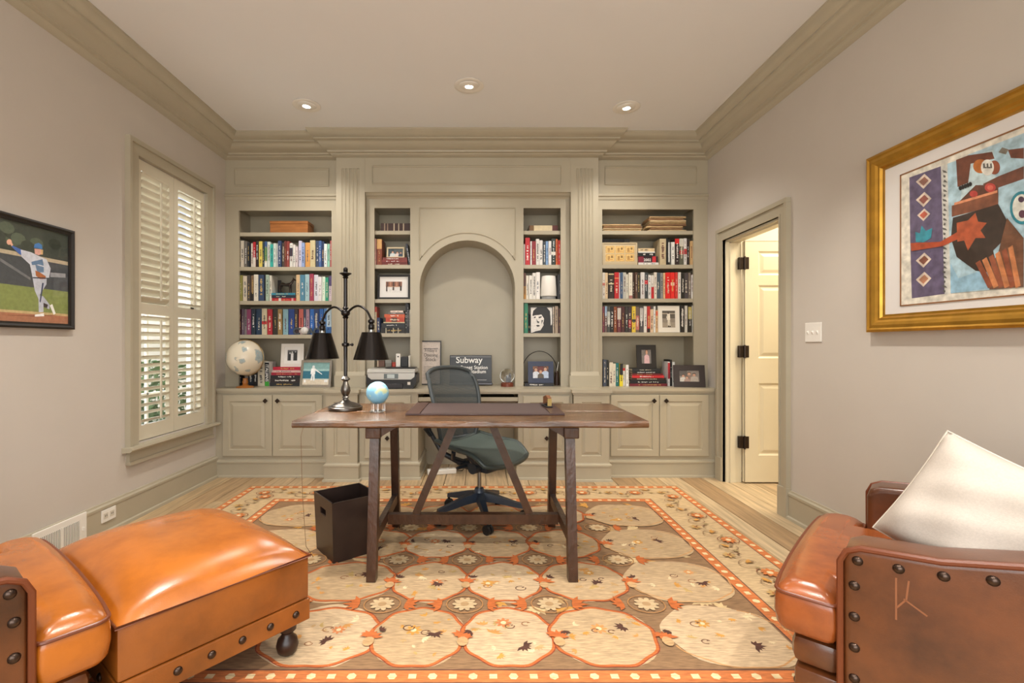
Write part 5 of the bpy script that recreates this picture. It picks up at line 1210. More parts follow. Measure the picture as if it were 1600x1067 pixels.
bm = bmesh.new(); add_lathe(bm, [(0.014, 0.19), (0.014, 0.33)], (0, 0, 0), 16); obj('gas_column', bm, M_steel, oc, True)
bm = bmesh.new(); add_box(bm, -0.12, 0.13, -0.075, 0.075, 0.32, 0.385, bevel=0.022); add_tube(bm, [(0.05, -0.13, 0.36), (0.05, 0.13, 0.36)], 0.038, 14); add_tube(bm, [(-0.05, -0.16, 0.35), (-0.05, 0.0, 0.35)], 0.011, 8); obj('tilt_mechanism', bm, M_cb, oc, True)
# seat: curved mesh with a rim
def seat_pt(u, v, dz=0.0):      # u -1..1 across, v 0 (rear) .. 1 (front)
    w = 0.245 * (1 - 0.12 * (1 - v) ** 2) * (1 - 0.10 * max(0, v - .75) * 4 * abs(u) ** 3)
    x = -0.2 + 0.46 * v - 0.03 * abs(u) ** 3 * (1 if v > .5 else -0.4)
    z = 0.475 + 0.03 * u * u - 0.012 * math.sin(v * math.pi) - 0.075 * max(0, v - .68) ** 2 / .1 + 0.02 * (1 - v) ** 2
    return Vector((x, u * w, z + dz))
M_mesh = mat('chair_mesh', '#49544f', 0.55, noise=0.12, nscale=150)
bm = bmesh.new(); G = [[bm.verts.new(seat_pt(-1 + 2 * i / 16, j / 16)) for i in range(17)] for j in range(17)]; Gb = [[bm.verts.new(seat_pt(-1 + 2 * i / 16, j / 16, -0.006)) for i in range(17)] for j in range(17)]
for j in range(16):
    for i in range(16):
        bm.faces.new((G[j][i], G[j][i + 1], G[j + 1][i + 1], G[j + 1][i])); bm.faces.new((Gb[j][i], Gb[j + 1][i], Gb[j + 1][i + 1], Gb[j][i + 1]))
obj('seat_mesh', bm, M_mesh, oc, True)
rim = [seat_pt(-1, v / 12, -.008) for v in range(13)] + [seat_pt(-1 + 2 * i / 12, 1, -.008) for i in range(1, 13)] + [seat_pt(1, 1 - v / 12, -.008) for v in range(1, 13)] + [seat_pt(1 - 2 * i / 12, 0, -.008) for i in range(1, 12)]
bm = bmesh.new(); add_tube(bm, rim, 0.016, 10, True); obj('seat_frame', bm, mat('seat_rim', '#39423f', 0.4), oc, True)
bm = bmesh.new()
for s in (-1, 1): add_tube(bm, [(-0.08, s * .06, 0.37), (-0.06, s * .19, 0.42), (-0.02, s * .225, 0.472)], 0.015, 8); add_tube(bm, [(0.08, s * .06, 0.37), (0.1, s * .18, 0.42), (0.1, s * .22, 0.47)], 0.015, 8)
obj('seat_support', bm, M_cb, oc, True)
# backrest
def back_pt(u, v, off=0.0):
    hw = (0.17 + 0.06 * math.sin(min(1, v * 1.15) * math.pi * .62)) * (1 - 0.14 * max(0, v - .8) * 5 * 0.5)
    z = 0.5 + 0.49 * v - 0.035 * abs(u) ** 3 * (1 if v > .9 else 0) 
    x = -0.235 - 0.09 * v ** 1.5 + 0.045 * u * u + 0.025 * math.sin(v * math.pi * 1.0) - off
    return Vector((x, u * hw, z))
M_bmesh = bpy.data.materials.new('back_mesh'); M_bmesh.use_nodes = True
nt = M_bmesh.node_tree; b_ = nt.nodes['Principled BSDF']; b_.inputs['Base Color'].default_value = (*hexc('#3c4244'), 1); b_.inputs['Roughness'].default_value = 0.6
tcn = nt.nodes.new('ShaderNodeTexCoord'); wv1 = nt.nodes.new('ShaderNodeTexWave'); wv1.bands_direction = 'Z'; wv1.inputs['Scale'].default_value = 55
wv2 = nt.nodes.new('ShaderNodeTexWave'); wv2.bands_direction = 'Y'; wv2.inputs['Scale'].default_value = 55
nt.links.new(tcn.outputs['Object'], wv1.inputs[0]); nt.links.new(tcn.outputs['Object'], wv2.inputs[0])
mxn = nt.nodes.new('ShaderNodeMath'); mxn.operation = 'MAXIMUM'; nt.links.new(wv1.outputs['Fac'], mxn.inputs[0]); nt.links.new(wv2.outputs['Fac'], mxn.inputs[1])
mrn = nt.nodes.new('ShaderNodeMapRange'); mrn.inputs['From Min'].default_value = 0.45; mrn.inputs['From Max'].default_value = 0.6; mrn.inputs['To Min'].default_value = 0.55; mrn.inputs['To Max'].default_value = 1.0
nt.links.new(mxn.outputs[0], mrn.inputs[0]); nt.links.new(mrn.outputs[0], b_.inputs['Alpha'])
bm = bmesh.new(); G = [[bm.verts.new(back_pt(-1 + 2 * i / 16, j / 18)) for i in range(17)] for j in range(19)]
for j in range(18):
    for i in range(16): bm.faces.new((G[j][i], G[j][i + 1], G[j + 1][i + 1], G[j + 1][i]))
obj('back_mesh', bm, M_bmesh, oc, True)
rim = [back_pt(-1, v / 14) for v in range(15)] + [back_pt(-1 + 2 * i / 14, 1) for i in range(1, 15)] + [back_pt(1, 1 - v / 14) for v in range(1, 15)] + [back_pt(1 - 2 * i / 14, 0) for i in range(1, 14)]
bm = bmesh.new(); add_tube(bm, rim, 0.015, 10, True); obj('back_frame', bm, mat('back_rim', '#3a4042', 0.4), oc, True)
bm = bmesh.new()
for s in (-1, 1): add_tube(bm, [(-0.1, s * .07, 0.36), (-0.22, s * .13, 0.42), (-0.3, s * .17, 0.56), (-0.29, s * .225, 0.7)], [0.02, 0.018, 0.015, 0.012], 10)
obj('back_support', bm, M_cb, oc, True)
bm = bmesh.new(); L_ = [[back_pt(-.82 + 1.64 * i / 10, .22 + .16 * j / 4, 0.03) for i in range(11)] for j in range(5)]
V = [[bm.verts.new(p) for p in r] for r in L_]
for j in range(4):
    for i in range(10): bm.faces.new((V[j][i], V[j][i + 1], V[j + 1][i + 1], V[j + 1][i]))
g_ = bmesh.ops.solidify(bm, geom=bm.faces[:], thickness=0.012)
obj('lumbar_pad', bm, M_cb, oc, True)
for s in (-1, 1):
    bm = bmesh.new(); add_tube(bm, [(-0.24, s * .22, 0.55), (-0.23, s * .275, 0.6), (-0.2, s * .28, 0.64)], 0.014, 8); ap = obj('arm_post', bm, M_cb, oc, True)
    bm = bmesh.new(); add_box(bm, -0.22, 0.03, s * .28 - .042, s * .28 + .042, 0.64, 0.665, bevel=0.01); obj('arm_pad', bm, M_black, ap)

# white box and cable in the kneehole
pb_ = thing('power_strip', 'white power strip lying in the kneehole', 'power strip', (PXX(690, 4.35), 4.35, 0.0005), (0, 0, 0.25))
obj('case', box_bm(-0.13, 0.13, -0.035, 0.035, 0, 0.045, bevel=0.008), M_white, pb_)
for i in range(4): obj('socket', box_bm(-0.1 + i * .055, -0.065 + i * .055, -0.015, 0.015, 0.0452, 0.047), mat('ivory', '#cfc8b8', 0.4), pb_)
bm = bmesh.new(); add_tube(bm, [(0.13, 0, 0.02), (0.2, 0.04, 0.006), (0.24, 0.15, 0.006), (0.2, 0.28, 0.006)], 0.004, 6); obj('cord', bm, M_black, pb_, True)

# ------------------------------------------------------------------ leather club chairs and ottoman
def leather(name, c, dark, rough=0.27):
    m = bpy.data.materials.new(name); m.use_nodes = True; nt = m.node_tree; b = nt.nodes['Principled BSDF']; b.inputs['Roughness'].default_value = rough
    b.inputs['Coat Weight'].default_value = 0.35; b.inputs['Coat Roughness'].default_value = 0.25
    tc = nt.nodes.new('ShaderNodeTexCoord'); n = nt.nodes.new('ShaderNodeTexNoise'); n.inputs['Scale'].default_value = 4.5; n.inputs['Detail'].default_value = 7; n.inputs['Roughness'].default_value = 0.6
    r = nt.nodes.new('ShaderNodeValToRGB'); e = r.color_ramp.elements; e[0].position = 0.3; e[0].color = (*hexc(dark), 1); e[1].position = 0.62; e[1].color = (*hexc(c), 1)
    nt.links.new(tc.outputs['Object'], n.inputs['Vector']); nt.links.new(n.outputs['Fac'], r.inputs[0]); nt.links.new(r.outputs[0], b.inputs['Base Color'])
    n2 = nt.nodes.new('ShaderNodeTexVoronoi'); n2.inputs['Scale'].default_value = 260; bp = nt.nodes.new('ShaderNodeBump'); bp.inputs['Strength'].default_value = 0.08; bp.inputs['Distance'].default_value = 0.002
    nt.links.new(tc.outputs['Object'], n2.inputs['Vector']); nt.links.new(n2.outputs['Distance'], bp.inputs['Height']); nt.links.new(bp.outputs[0], b.inputs['Normal'])
    return m
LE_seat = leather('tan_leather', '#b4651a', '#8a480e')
LE_body = leather('brown_leather_body', '#663719', '#3a1d0d', 0.28)
LE_rseat = leather('russet_leather', '#a05424', '#6c3314')
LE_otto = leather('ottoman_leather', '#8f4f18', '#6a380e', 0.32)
LE_pipe = mat('leather_piping', '#6a341a', 0.35)
M_nail = mat('nailhead', '#4a3c34', 0.3, metal=0.9)
M_foot = mat('turned_foot', '#2e1c14', 0.35, noise=0.2)
nail_bm = bmesh.new(); add_lathe(nail_bm, [(0.013, 0), (0.012, 0.004), (0.007, 0.008), (0.001, 0.0095)], (0, 0, 0), 14)
for f in nail_bm.faces: f.smooth = True
nail_me = bpy.data.meshes.new('nailhead'); nail_bm.to_mesh(nail_me); nail_bm.free(); nail_me.materials.append(M_nail)
def nail(parent, loc, nrm):
    o = bpy.data.objects.new('nailhead', nail_me); COL.objects.link(o); o.parent = parent; o.location = loc
    o.rotation_euler = Vector(nrm).to_track_quat('Z', 'Y').to_euler(); return o
def puffy(nx, ny, f):
    bm = bmesh.new(); G = [[bm.verts.new(f(i / nx, j / ny)) for i in range(nx + 1)] for j in range(ny + 1)]
    for j in range(ny):
        for i in range(nx): bm.faces.new((G[j][i], G[j][i + 1], G[j + 1][i + 1], G[j + 1][i]))
    return bm, G
def club_chair(label, loc, facing, group, seat_m):
    """local +x faces forward, y across; x=0 is the front of the arms"""
    t = thing('club_chair', label, 'armchair', (loc[0], loc[1], 0.0125), (0, 0, facing), group)
    hw, at, D = 0.435, 0.125, 0.62
    # front rail / seat deck and apron
    obj('seat_deck', box_bm(-D + .05, 0.1, -hw + at + .003, hw - at - .003, 0.2, 0.29, bevel=0.02), LE_body, t, True)
    obj('front_deck', box_bm(0.002, 0.125, -hw + .02, hw - .02, 0.205, 0.29, bevel=0.025), LE_body, t, True)
    obj('front_apron', box_bm(0.002, 0.115, -hw + .015, hw - .015, 0.075, 0.2, bevel=0.008), LE_body, t, True)
    for i in range(6): nail(t, (0.115, -hw + .07 + i * .148, 0.135), (1, 0, 0))
    # arms with a rising rolled top
    prof = [(0.0, 0.075), (0.0, 0.555), (-0.01, 0.585), (-0.04, 0.6), (-0.2, 0.612), (-0.35, 0.645), (-0.5, 0.7), (-D, 0.75), (-D, 0.075)]
    for s in (-1, 1):
        y0, y1 = (hw - at, hw) if s > 0 else (-hw, -hw + at)
        bm = bmesh.new(); add_prism(bm, [(a, b) for a, b in prof], 'y', y0, y1)
        bmesh.ops.bevel(bm, geom=[e for e in bm.edges if abs(e.verts[0].co.y - e.verts[1].co.y) < 1e-6], offset=0.022, segments=3, affect='EDGES', profile=0.6)
        arm = obj('arm', bm, LE_body, t, True)
        yo_ = s * hw
        bm = bmesh.new(); add_tube(bm, [(0.003, yo_, 0.085)] + [(a + (0.004 if i == 0 else 0), yo_ - s * .004, b - .006) for i, (a, b) in enumerate(prof[1:-1])], 0.0085, 8); obj('piping', bm, LE_pipe, arm, True)
        for a, b in ((-0.035, 0.572), (-0.12, 0.577), (-0.205, 0.585), (-0.29, 0.602), (-0.375, 0.627), (-0.46, 0.658), (-0.545, 0.692)): nail(arm, (a, yo_ - s * .001, b - .012), (0, s, 0))
        for z in (0.49, 0.405, 0.32, 0.235, 0.15): nail(arm, (-0.028, yo_ - s * .001, z), (0, s, 0))
        if s > 0: pass
    # back
    bm = bmesh.new(); add_prism(bm, [(-0.44, 0.25), (-0.5, 0.72), (-0.52, 0.8), (-0.56, 0.83), (-0.61, 0.81), (-D - .01, 0.75), (-D + .002, 0.075), (-0.5, 0.075)], 'y', -hw + at + .003, hw - at - .003)
    bmesh.ops.bevel(bm, geom=bm.edges[:], offset=0.02, segments=2, affect='EDGES'); obj('backrest', bm, seat_m, t, True)
    # T-shaped seat cushion
    inn, outw = hw - at - .008, hw - .006
    def outline(k):
        e = 0.0 + k; rr = 0.035; xf = 0.165 - e; xe = 0.012 + e; w = outw - e; half = []
        for a in range(5): th = math.pi / 2 * a / 4; half.append((xe + rr * .6 * (1 - math.sin(th)), w - rr * .6 * (1 - math.cos(th))))
        half = half[::-1]
        for a in range(6): th = math.pi / 2 * a / 5; half.append((xf - rr * (1 - math.sin(th)), w - rr * (1 - math.cos(th))))
        for a in range(1, 6): y_ = (w - rr) * (1 - a / 5.0); half.append((xf + 0.014 * (1 - (y_ / w) ** 2), y_))
        up_ = [(-0.44, inn - e), (xe, inn - e)] + half           # left side, ending on the centre line
        dn_ = [(a, -b) for a, b in up_[::-1][1:]]
        return up_ + dn_
    bm = bmesh.new()
    levels = [(0.292, 0.022), (0.298, 0.008), (0.312, 0.0), (0.35, -0.005), (0.39, -0.004), (0.41, 0.0), (0.424, 0.008), (0.437, 0.022), (0.445, 0.036), (0.448, 0.045)]
    rings = [[bm.verts.new((a, b, z)) for a, b in outline(k)] for z, k in levels]
    for a, b in zip(rings, rings[1:]):
        nn = len(a)
        for i in range(nn): bm.faces.new((a[i], a[(i + 1) % nn], b[(i + 1) % nn], b[i]))
    bm.faces.new(rings[0][::-1]); bm.faces.new(rings[-1]); bmesh.ops.recalc_face_normals(bm, faces=bm.faces)
    cu = obj('seat_cushion', bm, seat_m, t, True)
    bm = bmesh.new(); add_tube(bm, [(a, b, 0.412) for a, b in outline(-0.001)], 0.0055, 8, True); obj('cushion_piping', bm, LE_pipe, cu, True)
    for x_, y_ in ((0.07, hw - .07), (0.07, -hw + .07), (-D + .07, hw - .07), (-D + .07, -hw + .07)):
        bm = bmesh.new(); add_lathe(bm, [(0.018, 0.0005), (0.026, 0.012), (0.028, 0.03), (0.02, 0.045), (0.016, 0.05), (0.026, 0.058), (0.026, 0.075)], (x_, y_, 0.0), 18); obj('foot', bm, M_foot, t, True)
    return t
# right chair: near arm front corner at (1.018,1.341), far arm front corner near (1.597,1.993)
fr = math.atan2(0.68, -0.733)
rc = club_chair('tan leather club chair with white pillow, at the right wall', (1.305, 1.665), fr, 'leather club chairs', LE_rseat)
# brand-like scratch mark on the near arm (left arm of the chair = local +y)
bm = bmesh.new()
M_scr = mat('scratch', '#845030', 0.5)
for (a, b) in (((-0.115, 0.54), (-0.115, 0.43)), ((-0.14, 0.54), (-0.135, 0.49)), ((-0.135, 0.49), (-0.116, 0.462)), ((-0.13, 0.49), (-0.175, 0.462))):
    add_bar(bm, (a[0], 0.4352, a[1]), (b[0], 0.4352, b[1]), 0.004, 0.0006, up=(0, 1, 0))
for c_ in rc.children:
    pass
obj('scratch_mark', bm, M_scr, rc)
fl_ang = math.atan2(0.78, 0.62)
fc = Vector((-1.3155, 1.5895)) - Vector((0.62, 0.78)) * (0.165 + 0.022)
club_chair('tan leather club chair at the left edge, behind its ottoman', (fc.x, fc.y), fl_ang, 'leather club chairs', LE_seat)

# ottoman: local x along (.62,.78) depth, y across
ot = thing('ottoman', 'tan leather ottoman with nailhead band and turned feet', 'ottoman', (-1.131, 1.822, 0.0125), (0, 0, fl_ang))
od, ow = 0.595 / 2, 0.785 / 2
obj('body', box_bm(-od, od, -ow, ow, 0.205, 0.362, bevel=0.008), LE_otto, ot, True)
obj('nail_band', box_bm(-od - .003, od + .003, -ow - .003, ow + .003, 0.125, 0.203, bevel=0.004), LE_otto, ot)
def top_pt(u, v):
    a, b = 2 * u - 1, 2 * v - 1
    k = (1 - abs(a) ** 3.2) * (1 - abs(b) ** 3.2)
    return ((od + .002) * a, (ow + .002) * b, 0.362 + 0.088 * max(0, k) ** 0.55)
bm, G = puffy(28, 32, top_pt)
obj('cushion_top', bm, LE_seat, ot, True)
bm = bmesh.new(); add_tube(bm, [(-od - .003, -ow - .003, .362), (od + .003, -ow - .003, .362), (od + .003, ow + .003, .362), (-od - .003, ow + .003, .362)], 0.0055, 8, True); obj('piping', bm, LE_pipe, ot, True)
for i in range(6):
    q = -od + .055 + i * (2 * od - .11) / 5
    for s in (-1, 1): nail(ot, (q, s * (ow + .003), 0.165), (0, s, 0))
for i in range(8):
    q = -ow + .05 + i * (2 * ow - .1) / 7
    for s in (-1, 1): nail(ot, (s * (od + .003), q, 0.165), (s, 0, 0))
for sx in (-1, 1):
    for sy in (-1, 1):
        bm = bmesh.new(); add_lathe(bm, [(0.02, 0.0005), (0.034, 0.012), (0.04, 0.035), (0.034, 0.058), (0.022, 0.07), (0.02, 0.08), (0.032, 0.092), (0.034, 0.1249)], (sx * (od - .055), sy * (ow - .055), 0.0), 22)
        for v in bm.verts: v.co.z = min(v.co.z, 0.1249)
        obj('foot', bm, M_foot, ot, True)

# white throw pillow in the right chair
pil = thing('throw_pillow', 'white linen throw pillow propped in the right club chair', 'pillow')
S_ = 0.18
bm = bmesh.new(); N = 24; sides = []
for sgn in (1, -1):
    G = []
    for j in range(N + 1):
        row = []
        for i in range(N + 1):
            a, b = 2 * i / N - 1, 2 * j / N - 1
            k = max(0, (1 - a ** 4) * (1 - b ** 4)) ** 0.6
            pinch = 1 - 0.045 * (1 - abs(a) ** 2) * abs(b) ** 4; pinch2 = 1 - 0.045 * (1 - abs(b) ** 2) * abs(a) ** 4
            wr = 0.006 * math.sin(7 * a + 3 * b) * k + 0.004 * math.sin(11 * b - 5 * a) * k
            row.append(bm.verts.new((S_ * a * pinch2, sgn * (0.12 * k + wr * sgn), S_ * b * pinch)))
        G.append(row)
    for j in range(N):
        for i in range(N):
            q = (G[j][i], G[j][i + 1], G[j + 1][i + 1], G[j + 1][i]); bm.faces.new(q if sgn < 0 else q[::-1])
bmesh.ops.remove_doubles(bm, verts=bm.verts, dist=0.0008)
obj('cover', bm, mat('linen', '#bdb3a8', 0.9, noise=0.06, nscale=200, bump=0.1, bscale=350), pil, True)
bm = bmesh.new(); q_ = [i / 8 - 1 for i in range(16)]; e_ = [(S_ * a, 0, -S_ * (1 - .045 * (1 - a * a))) for a in q_] + [(S_ * (1 - .045 * (1 - a * a)), 0, S_ * a) for a in q_] + [(-S_ * a, 0, S_ * (1 - .045 * (1 - a * a))) for a in q_] + [(-S_ * (1 - .045 * (1 - a * a)), 0, -S_ * a) for a in q_]
add_tube(bm, e_, 0.003, 6, True); obj('seam', bm, mat('linen_seam', '#c8bfb2', 0.9), pil, True)
pil.location = (1.3935, 1.33, 0.678); pil.rotation_mode = 'QUATERNION'
nrm = Vector((-0.74, -0.6, 0.3)).normalized()
q1 = Vector((0, -1, 0)).rotation_difference(nrm)
pil.rotation_quaternion = (Matrix.Rotation(math.radians(-34), 3, nrm) @ q1.to_matrix()).to_quaternion()

# ------------------------------------------------------------------ framed art on the right wall
def wr(px, py, off=0.03):
    y = (XR - off) * F / (px - CX); return (y, PZ(py, y))
art = thing('framed_art', 'gold-framed abstract figure painting on the right wall', 'painting')
aY0, aY1, aZ0, aZ1 = 1.36, 2.56, 1.229, 2.145
M_gold = mat('gold_leaf', '#b98a34', 0.32, metal=0.75, noise=0.18, nscale=12)
bm = bmesh.new()
prof = [(0, 0), (0, 0.035), (0.012, 0.04), (0.02, 0.034), (0.035, 0.036), (0.05, 0.03), (0.06, 0.022), (0.07, 0.022), (0.078, 0.012), (0.088, 0.012), (0.09, 0.0)]
cor = [(aY0, aZ0, 1, 1), (aY1, aZ0, -1, 1), (aY1, aZ1, -1, -1), (aY0, aZ1, 1, -1)]
cols = [[bm.verts.new((XR - 0.001 - d, y + sy * q, z + sz * q)) for q, d in prof] for y, z, sy, sz in cor]
for k in range(4):
    a, b = cols[k], cols[(k + 1) % 4]
    for i in range(len(prof) - 1): bm.faces.new((a[i], b[i], b[i + 1], a[i + 1]))
bmesh.ops.recalc_face_normals(bm, faces=bm.faces)
obj('frame', bm, M_gold, art)
obj('mat_board', box_bm(XR - 0.009, XR - 0.002, aY0 + .088, aY1 - .088, aZ0 + .088, aZ1 - .088), mat('art_mat', '#dcd8d4', 0.8), art)
py0, py1, pz0, pz1 = aY0 + .17, aY1 - .178, 1.352, 2.0
bm = bmesh.new()
for b in ((py0, py1, pz0, pz0 + .006), (py0, py1, pz1 - .006, pz1), (py0, py0 + .006, pz0, pz1), (py1 - .006, py1, pz0, pz1)): add_box(bm, XR - 0.0125, XR - 0.0092, *b)
obj('inner_fillet', bm, mat('fillet_wood', '#8a5c34', 0.4), art)
pa = []
def W(*pts): return [(-(wr(a, b, .011)[0]), wr(a, b, .011)[1]) for a, b in pts]     # screen-read points moved to the wall plane
Z8 = lambda zx, zy: (1340 + zx * .3934, 120 + zy * .3934)
def A8(pts, c): pa.append((W(*[Z8(a, b) for a, b in pts]), c))
def AE(cx_, cy_, rx, ry, c, n=18): A8([(cx_ + rx * math.cos(2 * math.pi * i / n), cy_ + ry * math.sin(2 * math.pi * i / n)) for i in range(n)], c)
pa.append((rect(-py1, -py0, pz0, pz1), '#d9d4c6'))
pa.append((rect(-(py1 - .33), -(py0 + .02), pz0 + .06, pz1 - .03), '#a9c2cc'))
pa.append((rect(-(py1 - .75), -(py0 + .05), pz0 + .1, pz1 - .1), '#6a4a38'))
A8([(205, 400), (330, 355), (345, 862), (215, 880), (208, 640)], '#5f5570')
A8([(330, 355), (357, 345), (370, 860), (345, 865)], '#c9c8c0')
for i in range(26):
    zy = 370 + i * 19; A8([(336 + (i % 3) * 4, zy), (350, zy + 4), (356 - (i % 2) * 8, zy + 12), (340, zy + 10)], '#5c5c58')
A8([(357, 345), (661, 240), (661, 835), (370, 860)], '#a3bfca')
A8([(400, 800), (520, 760), (525, 840), (370, 860), (370, 740)], '#8fb4c8')
A8([(430, 320), (540, 290), (560, 560), (400, 560)], '#b9cdd0')
for cy_, col_ in ((415, '#8a5f52'), (487, '#8a5148'), (548, '#b85a44'), (728, '#7a4a3a'), (804, '#b07a5c')):
    s = 30 if cy_ != 548 else 25
    A8([(262 - s, cy_ + 2), (266, cy_ - s), (264 + s, cy_ - 4), (262, cy_ + s)], '#d0c0b0'); A8([(262 - s * .62, cy_ + 2), (266, cy_ - s * .62), (264 + s * .62, cy_ - 3), (262, cy_ + s * .62)], col_)
A8([(232, 655), (230, 615), (248, 622), (255, 590), (272, 612), (298, 600), (292, 640), (262, 658)], '#2f8596')
A8([(392, 330), (440, 312), (535, 298), (545, 325), (450, 345), (440, 420), (398, 438)], '#6a3d2c')          # upper-left limb
A8([(598, 290), (661, 282), (661, 325), (610, 322)], '#6a3d2c'); A8([(560, 300), (575, 280), (600, 288), (590, 308)], '#7c7468')
A8([(500, 425), (560, 395), (661, 355), (661, 405), (560, 440), (505, 460)], '#6a4030')
A8([(375, 520), (400, 500), (470, 430), (560, 430), (560, 500), (375, 555)], '#5e3a2c')
A8([(375, 512), (558, 455), (560, 510), (375, 556)], '#7a4a34'); A8([(385, 500), (556, 450), (556, 460), (385, 510)], '#d08a64')
AE(462, 465, 16, 13, '#b8443c'); AE(528, 440, 22, 18, '#b8443c'); AE(528, 440, 12, 10, '#d86a58'); AE(490, 355, 30, 28, '#b0662c'); AE(545, 360, 22, 28, '#8a4a30'); AE(517, 360, 26, 32, '#d8d6cc')
for i in range(5): A8([(500 + i * 7, 345 + (i % 2) * 14), (506 + i * 7, 343 + (i % 2) * 14), (508 + i * 7, 362), (501 + i * 7, 364)], '#55524e')
A8([(380, 560), (560, 505), (595, 570), (590, 640), (540, 690), (560, 780), (470, 770), (395, 715), (372, 640)], '#352821')
A8([(595, 560), (661, 640), (661, 835), (525, 845), (520, 770), (560, 700)], '#6e4a34')
A8([(212, 660), (330, 655), (400, 615), (410, 640), (340, 672), (215, 692)], '#a84a2c')
A8([(395, 580), (440, 570), (470, 540), (480, 575), (515, 580), (490, 610), (510, 640), (470, 640), (440, 690), (425, 650), (398, 655)], '#a8502f')
for k in range(6):
    A8([(470 + k * 26, 740 - k * 12), (488 + k * 26, 728 - k * 12), (540 + k * 22, 830), (520 + k * 22, 840)], '#c07a4c' if k % 2 else '#8a4a30')
AE(655, 520, 48, 66, '#2d7d8c', 24); AE(655, 520, 38, 54, '#cfcfc4', 24); AE(652, 487, 12, 12, '#4a3548'); AE(656, 545, 14, 16, '#5a3a48')
for k in range(5): AE(410 + k * 10, 442 - k * 4, 7, 9, '#1f1c1c', 8)
flat('painting', pa, art, (XR - 0.0102, 0, 0), (0, -1, 0), (0, 0, 1), attr_mat('art_print', 0.6, 0.3, 28), step=0.00004)
obj('glazing', box_bm(XR - 0.0205, XR - 0.0190, aY0 + .085, aY1 - .085, aZ0 + .085, aZ1 - .085), M_pane, art)

# ------------------------------------------------------------------ framed baseball photo on the left wall
ph = thing('framed_photo', 'black-framed photo of a baseball pitcher on the left wall', 'picture')
bY0, bY1, bZ0, bZ1 = 1.95, 2.745, 1.249, 1.807
bm = bmesh.new(); fw_ = 0.03
prof = [(0, 0), (0, 0.022), (0.01, 0.026), (0.02, 0.018), (fw_, 0.016), (fw_, 0.0)]
cor = [(bY0, bZ0, 1, 1), (bY1, bZ0, -1, 1), (bY1, bZ1, -1, -1), (bY0, bZ1, 1, -1)]
cols = [[bm.verts.new((XL + 0.001 + d, y + sy * q, z + sz * q)) for q, d in prof] for y, z, sy, sz in cor]
for k in range(4):
    a, b = cols[k], cols[(k + 1) % 4]
    for i in range(len(prof) - 1): bm.faces.new((a[i], b[i], b[i + 1], a[i + 1]))
bmesh.ops.recalc_face_normals(bm, faces=bm.faces); obj('frame', bm, M_frblk, ph)
pb2 = []
def WL(a, b):
    y = (XL + .008) * F / (a - CX); return (y, PZ(b, y))
Z7 = lambda zx, zy: (zx * .20635, 310 + zy * .20635)
def B7(pts, c): pb2.append(([WL(*Z7(a, b)) for a, b in pts], c))
def LT(c): return tuple(min(1, v * 1.35) for v in hexc(c))
i0, i1, j0, j1 = bY0 + fw_, bY1 - fw_, bZ0 + fw_, bZ1 - fw_
pb2.append((rect(i0, i1, j0, j1), '#3c413e'))
pb2.append((rect(i0, i1, 1.625, j1), '#39403a')); pb2.append((rect(i0, i1, 1.608, 1.628), '#a89c84')); pb2.append((rect(i0, i1, 1.46, 1.608), '#42464a'))
pb2.append((rect(i0, i1, 1.335, 1.46), '#76804a')); pb2.append((rect(i0, i1, 1.32, 1.335), '#b09a70')); pb2.append((rect(i0, i1, j0, 1.322), '#9a6a50'))
for k in range(14): AEc = (random.uniform(i0 + .05, i1 - .05), random.uniform(1.64, 1.75)); pb2.append((ell(AEc[0], AEc[1], .04, .03, 10), random.choice(('#2c332c', '#4c5648', '#343c34', '#505a4c'))))
B7([(380, 560), (495, 570), (495, 600), (380, 595)], '#8a8c90'); B7([(0, 450), (230, 600), (230, 620), (0, 475)], '#6a6c6e'); B7([(0, 880), (250, 885), (490, 880), (250, 893)], '#7a4c3a')
B7([(262, 880), (330, 868), (334, 892), (262, 895)], '#d8d8d8'); B7([(375, 810), (395, 800), (420, 870), (405, 882)], '#d8d8d4')
B7([(245, 600), (352, 605), (350, 650), (300, 730), (328, 780), (328, 860), (292, 862), (290, 760), (262, 700)], '#a9adb8')
B7([(325, 740), (375, 805), (372, 840), (330, 820), (300, 740)], '#a0a4b0'); B7([(328, 790), (362, 805), (355, 830), (328, 820)], '#3a3234')
B7([(318, 640), (330, 640), (306, 790), (298, 780)], '#2f3a58')
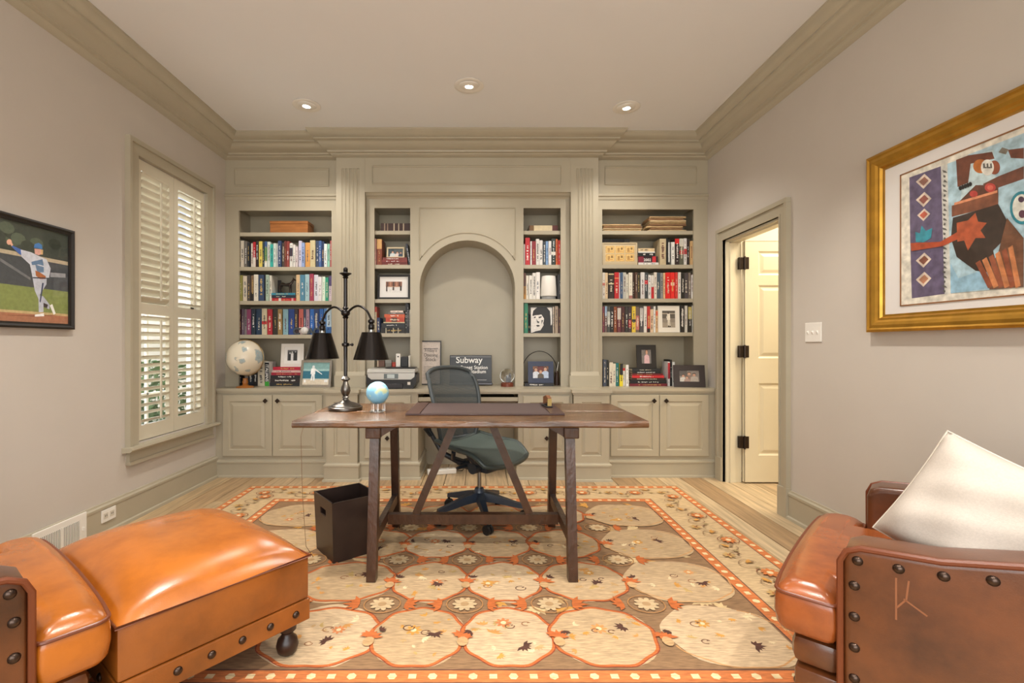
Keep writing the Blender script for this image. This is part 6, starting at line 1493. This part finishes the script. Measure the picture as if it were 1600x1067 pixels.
B7([(150, 385), (235, 408), (300, 440), (350, 460), (382, 530), (370, 600), (330, 600), (245, 600), (225, 500), (160, 440)], '#b4b8c2')
B7([(235, 480), (320, 460), (330, 510), (290, 500), (240, 505)], '#56708e'); B7([(265, 500), (330, 520), (330, 560), (280, 560)], '#5c7490')
B7([(90, 355), (155, 385), (160, 430), (140, 418), (85, 365)], '#3f5fa0'); AEb = [(68 + 20 * math.cos(t), 330 + 22 * math.sin(t)) for t in [i * .52 for i in range(12)]]; B7(AEb, '#c89a84'); B7([(60, 315), (75, 312), (98, 352), (85, 362)], '#c89a84')
B7([(258, 380), (305, 385), (318, 420), (290, 430), (262, 420)], '#c4968a'); B7([(305, 385), (325, 390), (322, 425), (308, 425)], '#c0a070')
B7([(255, 365), (262, 345), (290, 336), (316, 352), (320, 385), (285, 378), (255, 374)], '#3c6ea8')
B7([(265, 545), (300, 560), (345, 590), (340, 610), (300, 610), (270, 585)], '#9a5c34'); B7([(245, 595), (350, 600), (350, 608), (245, 604)], '#2c3040')
flat('photograph', [(p_, LT(c_)) for p_, c_ in pb2], ph, (XL + 0.008, 0, 0), (0, 1, 0), (0, 0, 1), attr_mat('print', 0.45, 0.12, 60), step=0.00004)
obj('glazing', box_bm(XL + 0.0125, XL + 0.0135, i0 - .002, i1 + .002, j0 - .002, j1 + .002), M_pane, ph)

# ------------------------------------------------------------------ readable spine lettering
for o in [o for o in COL.objects if o.get('category') == 'book']:
    lb = o['label']
    two = 'third from top of stack beside the six-cell frame' in lb or 'fourth from top of stack beside the six-cell frame' in lb
    ita = lb.endswith('sixth from left on worktop of window-side bookcase')
    if ('beside the six-cell frame' in lb and 0.05 < o.dimensions.z < 0.07) or ita:
        for c in list(o.children):
            if c.name.startswith('spine_title'): bpy.data.objects.remove(c)
        if ita: text_mesh('spine_lettering', 'ITALIANS', 0.038, M_sw, o, (0.008, -0.0014, 0.2), (math.pi / 2, math.pi / 2, 0), bold=0.0006)
        else: text_mesh('spine_lettering', '2002', 0.034, M_sw, o, (0.05, -0.0014, 0.012), bold=0.0006)
